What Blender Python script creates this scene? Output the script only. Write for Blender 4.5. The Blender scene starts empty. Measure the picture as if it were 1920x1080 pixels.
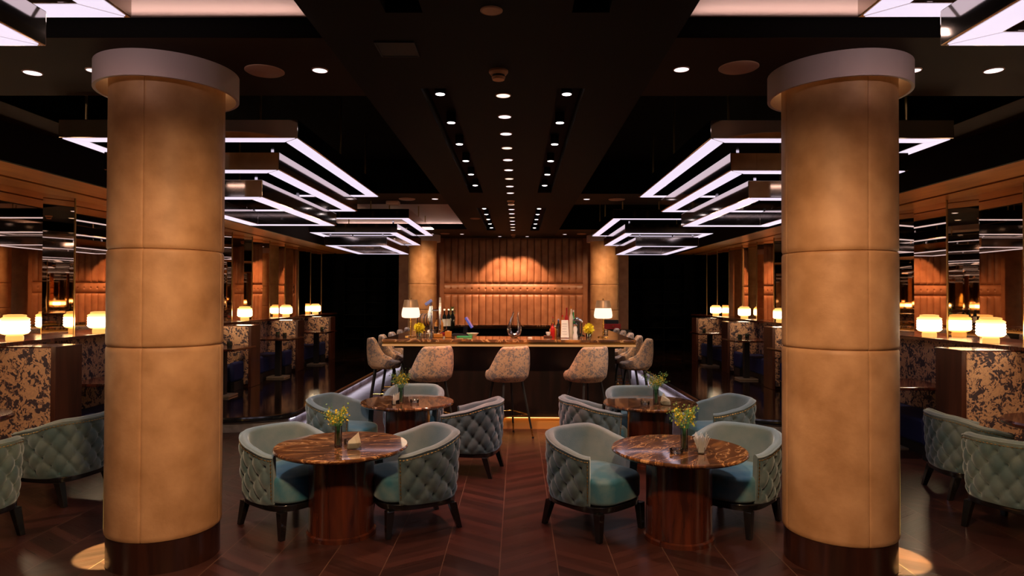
import bpy, math, random
from mathutils import Vector, Matrix, Euler
random.seed(7)
R = math.radians
sc = bpy.context.scene
COL = sc.collection

# ------------------------------------------------------------------ camera
cam_d = bpy.data.cameras.new('camera'); cam = bpy.data.objects.new('camera', cam_d); COL.objects.link(cam)
cam_d.lens = 36*1250/1920; cam_d.sensor_width = 36; cam_d.clip_start = 0.05; cam_d.clip_end = 100
CX, CZ = 0.115, 1.75
m = Matrix.Rotation(R(0.504), 4, 'Z') @ Matrix.Rotation(R(90+0.733), 4, 'X') @ Matrix.Rotation(R(0.18), 4, 'Z')
cam.matrix_world = Matrix.Translation((CX, 0, CZ)) @ m
sc.camera = cam
# ------------------------------------------------------------------ world, exposure
w = bpy.data.worlds.new('world'); sc.world = w; w.use_nodes = True
w.node_tree.nodes['Background'].inputs[0].default_value = (0.10, 0.05, 0.03, 1)
w.node_tree.nodes['Background'].inputs[1].default_value = 0.02
sc.view_settings.view_transform = 'Standard'; sc.view_settings.look = 'None'
sc.view_settings.exposure = 0.42; sc.view_settings.gamma = 1.0; sc.view_settings.use_curve_mapping = False
sc.cycles.use_denoising = True
sc.cycles.caustics_reflective = False; sc.cycles.caustics_refractive = False
sc.cycles.sample_clamp_indirect = 3.0
sc.cycles.max_bounces = 8; sc.cycles.diffuse_bounces = 3; sc.cycles.glossy_bounces = 5
sc.cycles.transmission_bounces = 6; sc.cycles.transparent_max_bounces = 8

WARM = (1.0, 0.52, 0.20); WARM2 = (1.0, 0.66, 0.36); COOL = (0.97, 0.90, 1.0)
def spot(loc, target, power, size=40, blend=.5, col=WARM2, rad=.04):
    d = bpy.data.lights.new('spot_light', 'SPOT'); d.energy = power; d.spot_size = R(size); d.spot_blend = blend
    d.color = col; d.shadow_soft_size = rad
    o = bpy.data.objects.new('spot_light', d); COL.objects.link(o); o.location = loc
    o.rotation_euler = (Vector(target)-Vector(loc)).to_track_quat('-Z', 'Y').to_euler()
    return o
# downlights of the room, and added spots that have no fixture
for s in (-1, 1):
    spot((s*2.83, 4.50, 3.24), (s*2.57, 4.54, 0), 4200, 10.5, .15, (1, 1, .40), .012)      # pool beside each near column
    spot((s*0.49, 1.6, 3.30), (s*2.2, 4.4, 1.0), 400, 62, .8, (1, .61, .32), .14)       # added warm wash on near columns, from out of view
    spot((s*1.3, 2.6, 3.25), (s*2.2, 4.4, 0.7), 26, 60, .9, (1, .62, .33), .14)
    spot((s*0.345, 16.45, 3.25), (s*0.15, 17.3, 1.3), 150, 75, .35, (1, .60, .34), .03)      # leather wall pools
    spot((s*1.0, 16.2, 3.25), (s*1.0, 17.3, 1.0), 40, 60, .6, (1, .56, .28), .03)
    spot((s*1.9, 15.0, 3.25), (s*2.27, 16.4, 1.3), 170, 95, 1, (1, .58, .30), .04)      # far columns
    spot((s*1.22, 4.45, 3.25), (s*1.22, 4.6, 0), 40, 50, .6, WARM2, .03)
    for y in (5.09, 6.77, 8.44, 11.7, 13.4):
        spot((s*0.48, y, 3.24), (s*0.48, y+.25, 0), 75, 66, .7, (1, .50, .34), .03)
    spot((s*2.3, 2.4, 3.2), (s*2.27, 4.1, 3.12), 16, 70, .9, (1, .76, .74), .05)          # added spot brightening the collar, no fixture there
    for y in (1.2, 5.6, 7.9, 10.9, 13.2):                                                # added cool spots topping up the light of the chandeliers
        spot((s*2.30, y, 2.55), (s*1.25, y, 0), 38, 112, 1, (.90, .90, 1.0), .10)
for s in (-1, 1):                                                                        # added warm spots brightening the booths, no fixtures in the soffit
    for y in (5.2, 7.85, 10.25, 12.65, 15.0, 17.4):
        spot((s*4.70, y, 2.90), (s*4.98, y+.3, .9), 42, 96, .9, (1, .60, .32), .06)
for y in (6.2, 8.0, 9.4):
    spot((0, y, 3.25), (0, y, 0), 120, 60, .8, (1, .30, .24), .05)
for x in (-1, 0, 1): spot((x*1.0, 6.9, 3.25), (x*1.0, 8.6, .95), 190, 46, .8, (1, .66, .40), .05)  # added spots brightening the front stools, no fixtures overhead
for x in (-1, 1): spot((x*.9, 9.5, 3.25), (x*1.9, 10.8, .9), 190, 60, .8, (1, .66, .40), .05)  # added likewise for the side stools

# ------------------------------------------------------------------ helpers
def tag(o, label=None, cat=None, group=None, kind=None):
    if label: o['label'] = label
    if cat: o['category'] = cat
    if group: o['group'] = group
    if kind: o['kind'] = kind
    return o
def thing(name, loc=(0, 0, 0), rz=0, label=None, cat=None, group=None):
    o = bpy.data.objects.new(name, None); COL.objects.link(o); o.empty_display_size = .1
    o.location = loc; o.rotation_euler = (0, 0, rz)
    return tag(o, label, cat, group)
class MB:
    def __init__(s): s.v = []; s.f = []
    def add(s, vs, fs):
        n = len(s.v); s.v += [tuple(a) for a in vs]; s.f += [tuple(i+n for i in f) for f in fs]; return s
    def box(s, x0, x1, y0, y1, z0, z1):
        vs = [(x, y, z) for z in (z0, z1) for y in (y0, y1) for x in (x0, x1)]
        return s.add(vs, [(0,2,3,1),(4,5,7,6),(0,1,5,4),(2,6,7,3),(0,4,6,2),(1,3,7,5)])
    def lathe(s, prof, c=(0,0,0), n=32, cap0=True, cap1=True, a0=0, a1=360, ex=1.0):
        full = abs(a1-a0) >= 360
        k = n if full else n+1
        vs = []
        for r, z in prof:
            for i in range(k):
                a = R(a0+(a1-a0)*i/n); vs.append((c[0]+r*math.cos(a), c[1]+r*math.sin(a), c[2]+z))
        fs = []
        for j in range(len(prof)-1):
            for i in range(n):
                i2 = (i+1) % k
                fs.append((j*k+i, j*k+i2, (j+1)*k+i2, (j+1)*k+i))
        if full and cap0: fs.append(tuple(range(k))[::-1])
        if full and cap1: fs.append(tuple((len(prof)-1)*k+i for i in range(k)))
        return s.add(vs, fs)
    def cyl(s, p0, p1, r0, r1=None, n=12, cap=True):
        r1 = r0 if r1 is None else r1
        p0 = Vector(p0); p1 = Vector(p1); d = (p1-p0).normalized()
        u = d.orthogonal().normalized(); v = d.cross(u)
        vs = []
        for p, r in ((p0, r0), (p1, r1)):
            for i in range(n):
                a = 2*math.pi*i/n; vs.append(p+u*(r*math.cos(a))+v*(r*math.sin(a)))
        fs = [(i, (i+1) % n, n+(i+1) % n, n+i) for i in range(n)]
        if cap: fs += [tuple(range(n))[::-1], tuple(range(n, 2*n))]
        return s.add(vs, fs)
    def tube(s, pts, r, n=8, closed=False):
        pts = [Vector(p) for p in pts]; k = len(pts); rs = r if isinstance(r, (list, tuple)) else [r]*k
        vs = []; pu = None
        for i, p in enumerate(pts):
            a = pts[(i-1) % k] if (closed or i) else p; b = pts[(i+1) % k] if (closed or i < k-1) else p
            d = (b-a).normalized()
            u = d.orthogonal().normalized() if pu is None else (pu-d*pu.dot(d)).normalized()
            pu = u; v = d.cross(u)
            for j in range(n):
                t = 2*math.pi*j/n; vs.append(p+u*(rs[i]*math.cos(t))+v*(rs[i]*math.sin(t)))
        fs = []
        for i in range(k if closed else k-1):
            i2 = (i+1) % k
            for j in range(n): fs.append((i*n+j, i*n+(j+1) % n, i2*n+(j+1) % n, i2*n+j))
        if not closed: fs += [tuple(range(n))[::-1], tuple((k-1)*n+j for j in range(n))]
        return s.add(vs, fs)
    def prism(s, poly, z0, z1):
        n = len(poly)
        vs = [(x, y, z0) for x, y in poly]+[(x, y, z1) for x, y in poly]
        return s.add(vs, [tuple(range(n))[::-1], tuple(range(n, 2*n))]+[(i, (i+1) % n, n+(i+1) % n, n+i) for i in range(n)])
    def grid(s, rows, closed=False):
        k = len(rows[0]); vs = [p for r_ in rows for p in r_]; fs = []
        for j in range(len(rows)-1):
            for i in range(k if closed else k-1):
                i2 = (i+1) % k; fs.append((j*k+i, j*k+i2, (j+1)*k+i2, (j+1)*k+i))
        return s.add(vs, fs)
    def blob(s, c, rx, ry, rz, n=12, ez=1.0):
        rows = []
        for j in range(1, n//2):
            t = math.pi*j/(n//2); rows.append([(c[0]+rx*math.sin(t)*math.cos(2*math.pi*i/n), c[1]+ry*math.sin(t)*math.sin(2*math.pi*i/n), c[2]-rz*math.cos(t)) for i in range(n)])
        k0 = len(s.v); s.grid(rows, True)
        s.v.append((c[0], c[1], c[2]-rz)); s.v.append((c[0], c[1], c[2]+rz)); b = len(s.v)-2; L = k0+(len(rows)-1)*n
        for i in range(n): s.f.append((b, k0+(i+1) % n, k0+i)); s.f.append((b+1, L+i, L+(i+1) % n))
        return s
    def build(s, name, mat, parent=None, smooth=True, bev=0, ang=35, fix=True):
        me = bpy.data.meshes.new(name); me.from_pydata(s.v, [], s.f)
        if fix:
            import bmesh
            b = bmesh.new(); b.from_mesh(me); bmesh.ops.recalc_face_normals(b, faces=b.faces); b.to_mesh(me); b.free()
        me.materials.append(mat)
        if smooth:
            me.polygons.foreach_set('use_smooth', [True]*len(me.polygons)); me.set_sharp_from_angle(angle=R(ang))
        o = bpy.data.objects.new(name, me); COL.objects.link(o)
        if parent: o.parent = parent
        if bev:
            b = o.modifiers.new('bevel', 'BEVEL'); b.width = bev; b.segments = 2; b.limit_method = 'ANGLE'; b.angle_limit = R(40)
        return o
def kids(o): return [c for c in bpy.data.objects if c.parent == o]
def copy_tree(o, parent=None, ch=None):
    if ch is None:
        ch = {}
        for c in bpy.data.objects:
            if c.parent: ch.setdefault(c.parent.name, []).append(c)
    n = o.copy(); COL.objects.link(n)
    if parent: n.parent = parent
    for c in ch.get(o.name, []): copy_tree(c, n, ch)
    return n
ORD = ['first','second','third','fourth','fifth','sixth','seventh','eighth','ninth','tenth','eleventh','twelfth','thirteenth','fourteenth','fifteenth','sixteenth','seventeenth','eighteenth','nineteenth','twentieth']
ORD += ['twenty-'+q for q in ORD[:9]]+['thirtieth']+['thirty-'+q for q in ORD[:9]]+['fortieth']+['forty-'+q for q in ORD[:9]]

# ------------------------------------------------------------------ materials
def newmat(name):
    m = bpy.data.materials.new(name); m.use_nodes = True
    return m, m.node_tree.nodes, m.node_tree.links, m.node_tree.nodes['Principled BSDF']
def mat(name, col, rough=.5, metal=0, spec=None, noise=None, bump=None, coat=0, sheen=0, trans=0, ior=None, emit=None, es=0, alpha=None):
    m, N, L, p = newmat(name)
    p.inputs['Base Color'].default_value = (*col, 1); p.inputs['Roughness'].default_value = rough; p.inputs['Metallic'].default_value = metal
    if spec is not None: p.inputs['Specular IOR Level'].default_value = spec
    if coat: p.inputs['Coat Weight'].default_value = coat; p.inputs['Coat Roughness'].default_value = .05
    if sheen: p.inputs['Sheen Weight'].default_value = sheen; p.inputs['Sheen Roughness'].default_value = .4; p.inputs['Sheen Tint'].default_value = (.75, .85, .9, 1)
    if trans: p.inputs['Transmission Weight'].default_value = trans
    if ior: p.inputs['IOR'].default_value = ior
    if emit: p.inputs['Emission Color'].default_value = (*emit, 1); p.inputs['Emission Strength'].default_value = es
    if noise:                                       # (scale, second colour, low, high)
        t = N.new('ShaderNodeTexCoord'); n = N.new('ShaderNodeTexNoise'); n.inputs['Scale'].default_value = noise[0]; n.inputs['Detail'].default_value = 5
        r = N.new('ShaderNodeValToRGB'); r.color_ramp.elements[0].position = noise[2]; r.color_ramp.elements[1].position = noise[3]
        r.color_ramp.elements[0].color = (*col, 1); r.color_ramp.elements[1].color = (*noise[1], 1)
        L.new(t.outputs['Object'], n.inputs['Vector']); L.new(n.outputs['Fac'], r.inputs['Fac']); L.new(r.outputs['Color'], p.inputs['Base Color'])
    if bump:
        t = N.new('ShaderNodeTexCoord'); n = N.new('ShaderNodeTexNoise'); n.inputs['Scale'].default_value = bump[0]; n.inputs['Detail'].default_value = 3
        b = N.new('ShaderNodeBump'); b.inputs['Strength'].default_value = bump[1]; b.inputs['Distance'].default_value = .01
        L.new(t.outputs['Object'], n.inputs['Vector']); L.new(n.outputs['Fac'], b.inputs['Height']); L.new(b.outputs['Normal'], p.inputs['Normal'])
    return m
def emis(name, col, s):
    m, N, L, p = newmat(name)
    p.inputs['Base Color'].default_value = (0.08, 0.08, 0.08, 1); p.inputs['Roughness'].default_value = .5
    p.inputs['Emission Color'].default_value = (*col, 1); p.inputs['Emission Strength'].default_value = s
    return m
def wood(name, c0, c1, sc_=(1, 1, 8), rough=.35, coat=0, scale=6):
    m, N, L, p = newmat(name)
    t = N.new('ShaderNodeTexCoord'); mp = N.new('ShaderNodeMapping'); mp.inputs['Scale'].default_value = sc_
    n = N.new('ShaderNodeTexNoise'); n.inputs['Scale'].default_value = scale; n.inputs['Detail'].default_value = 6; n.inputs['Distortion'].default_value = .6
    r = N.new('ShaderNodeValToRGB'); r.color_ramp.elements[0].position = .35; r.color_ramp.elements[1].position = .68
    r.color_ramp.elements[0].color = (*c0, 1); r.color_ramp.elements[1].color = (*c1, 1)
    L.new(t.outputs['Object'], mp.inputs['Vector']); L.new(mp.outputs['Vector'], n.inputs['Vector']); L.new(n.outputs['Fac'], r.inputs['Fac']); L.new(r.outputs['Color'], p.inputs['Base Color'])
    p.inputs['Roughness'].default_value = rough; p.inputs['Coat Weight'].default_value = coat; p.inputs['Coat Roughness'].default_value = .08
    return m
def floral(name, base, dark, mid, scale=11, lo=.455, light=None):
    m, N, L, p = newmat(name)
    t = N.new('ShaderNodeTexCoord')
    v = N.new('ShaderNodeTexVoronoi'); v.inputs['Scale'].default_value = scale*2.2; v.feature = 'F1'
    vm = N.new('ShaderNodeVectorMath'); vm.operation = 'MULTIPLY_ADD'; vm.inputs[1].default_value = (.05, .05, .05)
    n = N.new('ShaderNodeTexNoise'); n.inputs['Scale'].default_value = scale; n.inputs['Detail'].default_value = 3; n.inputs['Roughness'].default_value = .6; n.inputs['Distortion'].default_value = 1.2
    r = N.new('ShaderNodeValToRGB'); e = r.color_ramp.elements
    e[0].position = lo-.03; e[0].color = (*dark, 1); e[1].position = lo+.20; e[1].color = (*(light or base), 1)
    x = e.new(lo); x.color = (*mid, 1); x = e.new(lo+.035); x.color = (*base, 1); x = e.new(lo+.10); x.color = (*base, 1); x = e.new(lo+.12); x.color = tuple(.65*a+.35*b for a, b in zip(base, mid))+(1,)
    L.new(t.outputs['Object'], v.inputs['Vector']); L.new(v.outputs['Color'], vm.inputs[0]); L.new(t.outputs['Object'], vm.inputs[2]); L.new(vm.outputs[0], n.inputs['Vector'])
    L.new(n.outputs['Fac'], r.inputs['Fac']); L.new(r.outputs['Color'], p.inputs['Base Color'])
    p.inputs['Roughness'].default_value = .8
    return m
M = {}
M['ceil'] = mat('black_ceiling_paint', (.009, .007, .0065), .75, spec=.12)
M['ceil_brown'] = mat('brown_ceiling_paint', (.030, .014, .008), .75, spec=.12)
M['void'] = mat('black_recess_paint', (.004, .004, .004), .9, spec=.02)
M['pale'] = mat('pale_plaster', (.62, .48, .44), .7)
M['cap'] = mat('pale_collar_paint', (.62, .47, .46), .6)
M['leather'] = mat('tan_suede_leather', (.36, .175, .070), .55, noise=(4.2, (.60, .335, .165), .30, .70), bump=(40, .12))
M['leather_wall'] = mat('russet_leather', (.29, .105, .046), .42, noise=(5, (.42, .17, .080), .35, .7), bump=(50, .1))
M['darkwood'] = wood('dark_walnut', (.016, .005, .003), (.050, .015, .008), (1, 1, .12), .3, .3, 12)
M['redwood'] = wood('red_mahogany', (.030, .007, .004), (.115, .025, .010), (1, 1, .12), .25, .5, 14)
M['soffit'] = wood('orange_wood_veneer', (.50, .17, .036), (.66, .25, .06), (1, .15, 1), .35, .2, 10)
M['endwood'] = wood('brown_end_veneer', (.045, .014, .008), (.11, .035, .018), (1, 1, .12), .35, .2, 10)
M['black'] = mat('black_lacquer', (.008, .007, .007), .15, coat=.5)
M['matblack'] = mat('matt_black', (.010, .009, .009), .6)
M['velvet'] = mat('teal_velvet', (.062, .118, .138), .7, sheen=1.0, noise=(7, (.15, .195, .20), .35, .7), bump=(90, .1))
M['velvet_in'] = mat('grey_teal_velvet', (.24, .29, .30), .7, sheen=1.0, noise=(6, (.16, .235, .255), .35, .7), bump=(90, .1))
M['velvet_seat'] = mat('blue_teal_velvet', (.030, .165, .240), .7, sheen=.8, noise=(7, (.15, .25, .27), .42, .70))
M['blue'] = mat('navy_velvet', (.007, .016, .10), .8)
M['floral'] = floral('floral_booth_fabric', (.66, .40, .24), (.055, .038, .055), (.26, .15, .12), 11, .472)
M['floral2'] = floral('floral_stool_fabric', (.62, .38, .24), (.25, .20, .19), (.42, .28, .20), 15, .47, (.68, .44, .30))
M['chrome'] = mat('chrome', (.75, .75, .78), .12, 1)
M['steel'] = mat('dark_mirror_steel', (.60, .53, .48), .06, 1)
M['brass'] = mat('brass', (.85, .50, .15), .25, 1)
M['brassd'] = mat('antique_brass', (.45, .30, .12), .35, 1)
M['mirror'] = mat('bronze_mirror', (.78, .62, .46), .015, 1)
def thin_glass(name, tint, f0=.08):
    m, N, L, p = newmat(name)
    N.remove(p); out = N['Material Output']
    tr = N.new('ShaderNodeBsdfTransparent'); tr.inputs[0].default_value = (*tint, 1)
    gl = N.new('ShaderNodeBsdfGlossy'); gl.inputs['Roughness'].default_value = .03
    lw = N.new('ShaderNodeLayerWeight'); lw.inputs['Blend'].default_value = .35
    ad = N.new('ShaderNodeMath'); ad.operation = 'ADD'; ad.inputs[1].default_value = f0; L.new(lw.outputs['Fresnel'], ad.inputs[0])
    mx = N.new('ShaderNodeMixShader'); L.new(ad.outputs[0], mx.inputs[0]); L.new(tr.outputs[0], mx.inputs[1]); L.new(gl.outputs[0], mx.inputs[2]); L.new(mx.outputs[0], out.inputs['Surface'])
    return m
M['glass'] = thin_glass('clear_glass', (.90, .93, .93))
M['greenglass'] = thin_glass('green_glass', (.25, .55, .42), .15)
M['strip'] = emis('chandelier_diffuser', (.95, .81, 1.0), .72)
M['disc'] = emis('downlight_disc', (1.0, .86, .92), 1.6)
M['disc_w'] = emis('warm_downlight_disc', (1.0, .74, .55), 1.3)
M['bulb'] = emis('spotlight_bulb', (1.0, .88, .92), 5.0)
M['disc_off'] = mat('unlit_disc', (.55, .32, .22), .5)
M['lampglass'] = emis('glowing_ribbed_glass', (1.0, .64, .32), 9.0)
def lamp_glass():
    m, N, L, p = newmat('glowing_ribbed_glass')
    t = N.new('ShaderNodeTexCoord'); sp = N.new('ShaderNodeSeparateXYZ'); L.new(t.outputs['Object'], sp.inputs[0])
    r = N.new('ShaderNodeValToRGB'); e = r.color_ramp.elements
    mr = N.new('ShaderNodeMapRange'); mr.inputs[1].default_value = .055; mr.inputs[2].default_value = .25; L.new(sp.outputs['Z'], mr.inputs[0])
    e[0].position = 0; e[0].color = (.9, .26, .04, 1); e[1].position = 1; e[1].color = (.55, .22, .05, 1)
    for q, c in ((.10, (1, .45, .12)), (.22, (1, .78, .50)), (.62, (1, .78, .50)), (.78, (1, .42, .11)), (.86, (.75, .33, .09))):
        x = e.new(q); x.color = (*c, 1)
    r2 = N.new('ShaderNodeValToRGB'); f = r2.color_ramp.elements; f[0].position = 0; f[0].color = (.09,)*3+(1,); f[1].position = 1; f[1].color = (.05,)*3+(1,)
    for q, c in ((.10, .14), (.25, 1.0), (.60, 1.0), (.76, .13)):
        x = f.new(q); x.color = (c, c, c, 1)
    mu = N.new('ShaderNodeMath'); mu.operation = 'MULTIPLY'; mu.inputs[1].default_value = 38
    L.new(mr.outputs[0], r.inputs['Fac']); L.new(mr.outputs[0], r2.inputs['Fac']); L.new(r2.outputs['Color'], mu.inputs[0])
    L.new(r.outputs['Color'], p.inputs['Emission Color']); L.new(mu.outputs[0], p.inputs['Emission Strength'])
    p.inputs['Base Color'].default_value = (.3, .15, .05, 1); p.inputs['Roughness'].default_value = .15
    return m
M['lampglass'] = lamp_glass()
M['lampamber'] = emis('amber_lamp_glass', (1.0, .45, .10), 0.9)
M['lampshade'] = emis('glowing_shade_glass', (1.0, .70, .46), 1.35)
M['shadetop'] = mat('copper_mesh_shade', (.42, .24, .13), .4, .6, emit=(1, .5, .2), es=.10)
M['led'] = emis('led_strip', (.92, .82, 1.0), 9.0)
M['ledw'] = emis('warm_led_strip', (1.0, .45, .12), 4.5)
M['riser'] = mat('polished_pale_stone', (.42, .40, .42), .22, noise=(3, (.20, .18, .20), .4, .65))
M['white'] = mat('white_paper', (.78, .76, .74), .7)
M['cream'] = mat('cream_napkin', (.80, .74, .60), .8)
M['yellow'] = mat('yellow_petals', (.85, .70, .02), .6)
M['mustard'] = mat('mustard_blossom', (.80, .62, .05), .7)
M['leaf'] = mat('green_leaf', (.20, .36, .09), .6)
M['stem'] = mat('green_stem', (.10, .34, .14), .5)
M['water'] = thin_glass('green_tinted_water', (.35, .75, .48), .05)
M['red'] = mat('red_plastic', (.45, .01, .01), .35)
M['amber'] = mat('amber_liquor', (.75, .28, .05), .1, trans=.4)
M['green'] = mat('green_plastic', (.02, .35, .12), .4)
M['bluep'] = mat('blue_plastic', (.05, .08, .40), .3)
M['screen'] = mat('dark_screen', (.02, .03, .09), .1, emit=(.15, .2, .7), es=.35)
M['plate'] = mat('cream_metal_plate', (.45, .36, .26), .35, .3)
M['curtain'] = mat('brown_curtain', (.30, .13, .055), .7)

# marble
def marble(name, rot=0.3, offset=0.0):
    m, N, L, p = newmat(name)
    t = N.new('ShaderNodeTexCoord'); mp = N.new('ShaderNodeMapping'); mp.inputs['Rotation'].default_value = (0, 0, rot); mp.inputs['Scale'].default_value = (1, 4.5, 1); mp.inputs['Location'].default_value = (offset, offset, 0)
    n = N.new('ShaderNodeTexNoise'); n.inputs['Scale'].default_value = 2.4; n.inputs['Detail'].default_value = 8; n.inputs['Distortion'].default_value = 1.3
    r = N.new('ShaderNodeValToRGB'); e = r.color_ramp.elements
    e[0].position = .30; e[0].color = (.05, .022, .012, 1); e[1].position = .78; e[1].color = (.60, .24, .06, 1)
    for q, c in ((.44, (.11, .048, .024)), (.505, (.26, .10, .03)), (.525, (.70, .38, .16)), (.545, (.16, .065, .028)), (.60, (.09, .038, .020)), (.66, (.34, .14, .04))):
        x = e.new(q); x.color = (*c, 1)
    L.new(t.outputs['Object'], mp.inputs['Vector']); L.new(mp.outputs['Vector'], n.inputs['Vector']); L.new(n.outputs['Fac'], r.inputs['Fac']); L.new(r.outputs['Color'], p.inputs['Base Color'])
    p.inputs['Roughness'].default_value = .12; p.inputs['Coat Weight'].default_value = .8; p.inputs['Coat Roughness'].default_value = .04
    return m
M['marble'] = marble('brown_marble'); M['marble2'] = marble('brown_marble_counter', 0.05, 3)

# chevron floor
def floor_mat():
    m, N, L, p = newmat('chevron_wood_floor')
    def ma(op, a, b=None, c=None):
        n = N.new('ShaderNodeMath'); n.operation = op
        for i, v in enumerate((a, b, c)):
            if v is None: continue
            if isinstance(v, (int, float)): n.inputs[i].default_value = v
            else: L.new(v, n.inputs[i])
        return n.outputs[0]
    t = N.new('ShaderNodeTexCoord'); s = N.new('ShaderNodeSeparateXYZ'); L.new(t.outputs['Object'], s.inputs[0])
    x, y = s.outputs['X'], s.outputs['Y']
    u = ma('DIVIDE', x, .375); ci = ma('FLOOR', u); fx = ma('SUBTRACT', u, ci)
    par = ma('PINGPONG', ci, 1.0); d = ma('MULTIPLY_ADD', par, 2.0, -1.0)
    tt = ma('MULTIPLY_ADD', ma('MULTIPLY', d, fx), .26, y)
    q = ma('DIVIDE', tt, .095); qi = ma('FLOOR', q); fq = ma('SUBTRACT', q, qi)
    cb = N.new('ShaderNodeCombineXYZ'); L.new(ci, cb.inputs[0]); L.new(qi, cb.inputs[1])
    wn = N.new('ShaderNodeTexWhiteNoise'); wn.noise_dimensions = '2D'; L.new(cb.outputs[0], wn.inputs['Vector'])
    cg = N.new('ShaderNodeCombineXYZ'); L.new(ma('MULTIPLY', x, 3), cg.inputs[0]); L.new(ma('MULTIPLY', tt, 60), cg.inputs[1]); L.new(ci, cg.inputs[2])
    gn = N.new('ShaderNodeTexNoise'); gn.inputs['Scale'].default_value = 1.2; gn.inputs['Detail'].default_value = 4; L.new(cg.outputs[0], gn.inputs['Vector'])
    f = ma('ADD', ma('MULTIPLY', wn.outputs['Value'], .55), ma('MULTIPLY', gn.outputs['Fac'], .5))
    r = N.new('ShaderNodeValToRGB'); r.color_ramp.elements[0].color = (.024, .009, .0065, 1); r.color_ramp.elements[1].color = (.072, .024, .017, 1)
    r.color_ramp.elements[0].position = .2; r.color_ramp.elements[1].position = .85
    L.new(f, r.inputs['Fac'])
    gap = ma('LESS_THAN', fq, .03)
    mx = N.new('ShaderNodeMix'); mx.data_type = 'RGBA'; L.new(gap, mx.inputs[0]); L.new(r.outputs[0], mx.inputs[6]); mx.inputs[7].default_value = (.02, .008, .006, 1)
    ln = ma('LESS_THAN', fx, .014)
    mx2 = N.new('ShaderNodeMix'); mx2.data_type = 'RGBA'; L.new(ln, mx2.inputs[0]); L.new(mx.outputs[2], mx2.inputs[6]); mx2.inputs[7].default_value = (.14, .07, .045, 1)
    L.new(mx2.outputs[2], p.inputs['Base Color'])
    L.new(ma('MULTIPLY_ADD', gn.outputs['Fac'], .25, .20), p.inputs['Roughness'])
    p.inputs['Specular IOR Level'].default_value = .45
    return m
M['floor'] = floor_mat()
M['pfloor'] = wood('dark_polished_platform', (.010, .005, .004), (.028, .012, .008), (1, .2, 1), .10, .6, 8)

# ------------------------------------------------------------------ structure
def struct(name, mb, m, label=None, **k):
    o = mb.build(name, m, **k); o['kind'] = 'structure'
    if label: o['label'] = label
    return o
CH = 3.27          # ceiling height
XW = 5.40          # mirror wall
struct('floor', MB().box(-6, 6, -9.5, 19.6, -.1, 0), M['floor'], 'dark reddish chevron wood floor', smooth=False)
# platforms left/right with rounded front corner
XP, YP, ZP = 2.87, 8.42, .20
def plat_poly(s, o=0.0, ext=0.0):
    r = 1.0
    pts = [(s*(XW+.2), YP+o), ]
    cx, cy = XP+r, YP+.55
    pts = [(XW+.2, YP+o)]
    for i in range(13):
        a = R(270-90*i/12); pts.append((cx+(r-o)*math.cos(a), cy+(.55-o)*math.sin(a)))
    pts += [(XP+o, 19.5), (XW+.2, 19.5)]
    return [(s*x, y) for x, y in pts]
for s, nm in ((-1, 'left'), (1, 'right')):
    struct('floor_platform_'+nm, MB().prism(plat_poly(s), ZP-.075, ZP), M['pfloor'], smooth=False)
    rr = struct('trim_%d' % (1 if s < 0 else 2), MB().prism(plat_poly(s, .05), .001, ZP-.075), M['riser'], 'lit pale riser under the %s platform edge' % nm, smooth=False)
    # black rounded nosing and led strip beneath it
    edge = plat_poly(s)[1:-1]
    struct('trim_%d' % (3 if s < 0 else 4), MB().tube([(x, y, ZP-.036) for x, y in [(s*(XW+.1), YP)]+edge], .038, 10), M['black'], 'black polished nosing of the %s platform' % nm)
    ed2 = plat_poly(s, .036)[1:-1]
    struct('trim_%d' % (5 if s < 0 else 6), MB().tube([(x, y, ZP-.088) for x, y in ed2[11:]], .006, 6), M['led'], 'led strip under the %s platform nosing' % nm)
# side walls
for s, nm in ((-1, 'left'), (1, 'right')):
    struct('wall_'+nm, MB().box(s*XW+(0 if s > 0 else -.2), s*XW+(.2 if s > 0 else 0), -9.5, 18.6, 0, CH+.6), M['endwood'], smooth=False)
    # lowered soffit with fascia
    a, b = sorted((s*4.40, s*XW))
    mbx = MB().box(min(s*4.40, s*4.95), max(s*4.40, s*4.95), -9.5, 18.6, 2.93, 2.96).box(min(s*5.02, s*XW), max(s*5.02, s*XW), -9.5, 18.6, 2.93, 2.96)
    struct('ceiling_soffit_'+nm, mbx, M['soffit'], 'orange wood soffit over the %s booths' % nm, smooth=False)
    struct('ceiling_slot_'+nm, MB().box(min(s*4.95, s*5.02), max(s*4.95, s*5.02), -9.5, 18.6, 2.99, 3.0), M['void'], smooth=False)
    struct('ceiling_fascia_'+nm, MB().box(s*4.40-.02, s*4.40+.02, -9.5, 18.6, 2.925, CH+.6), M['ceil'], smooth=False)
struct('wall_back', MB().box(-6, 6, 19.5, 19.7, 0, 4), M['void'], smooth=False)
struct('wall_front', MB().box(-6, 6, -9.7, -9.5, 0, 4), M['endwood'], smooth=False)
# leather wall support
struct('wall_bar', MB().box(-2.98, 2.98, 17.3, 17.5, 0, CH), M['leather_wall'], 'russet wall behind the bar', smooth=False)
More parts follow.
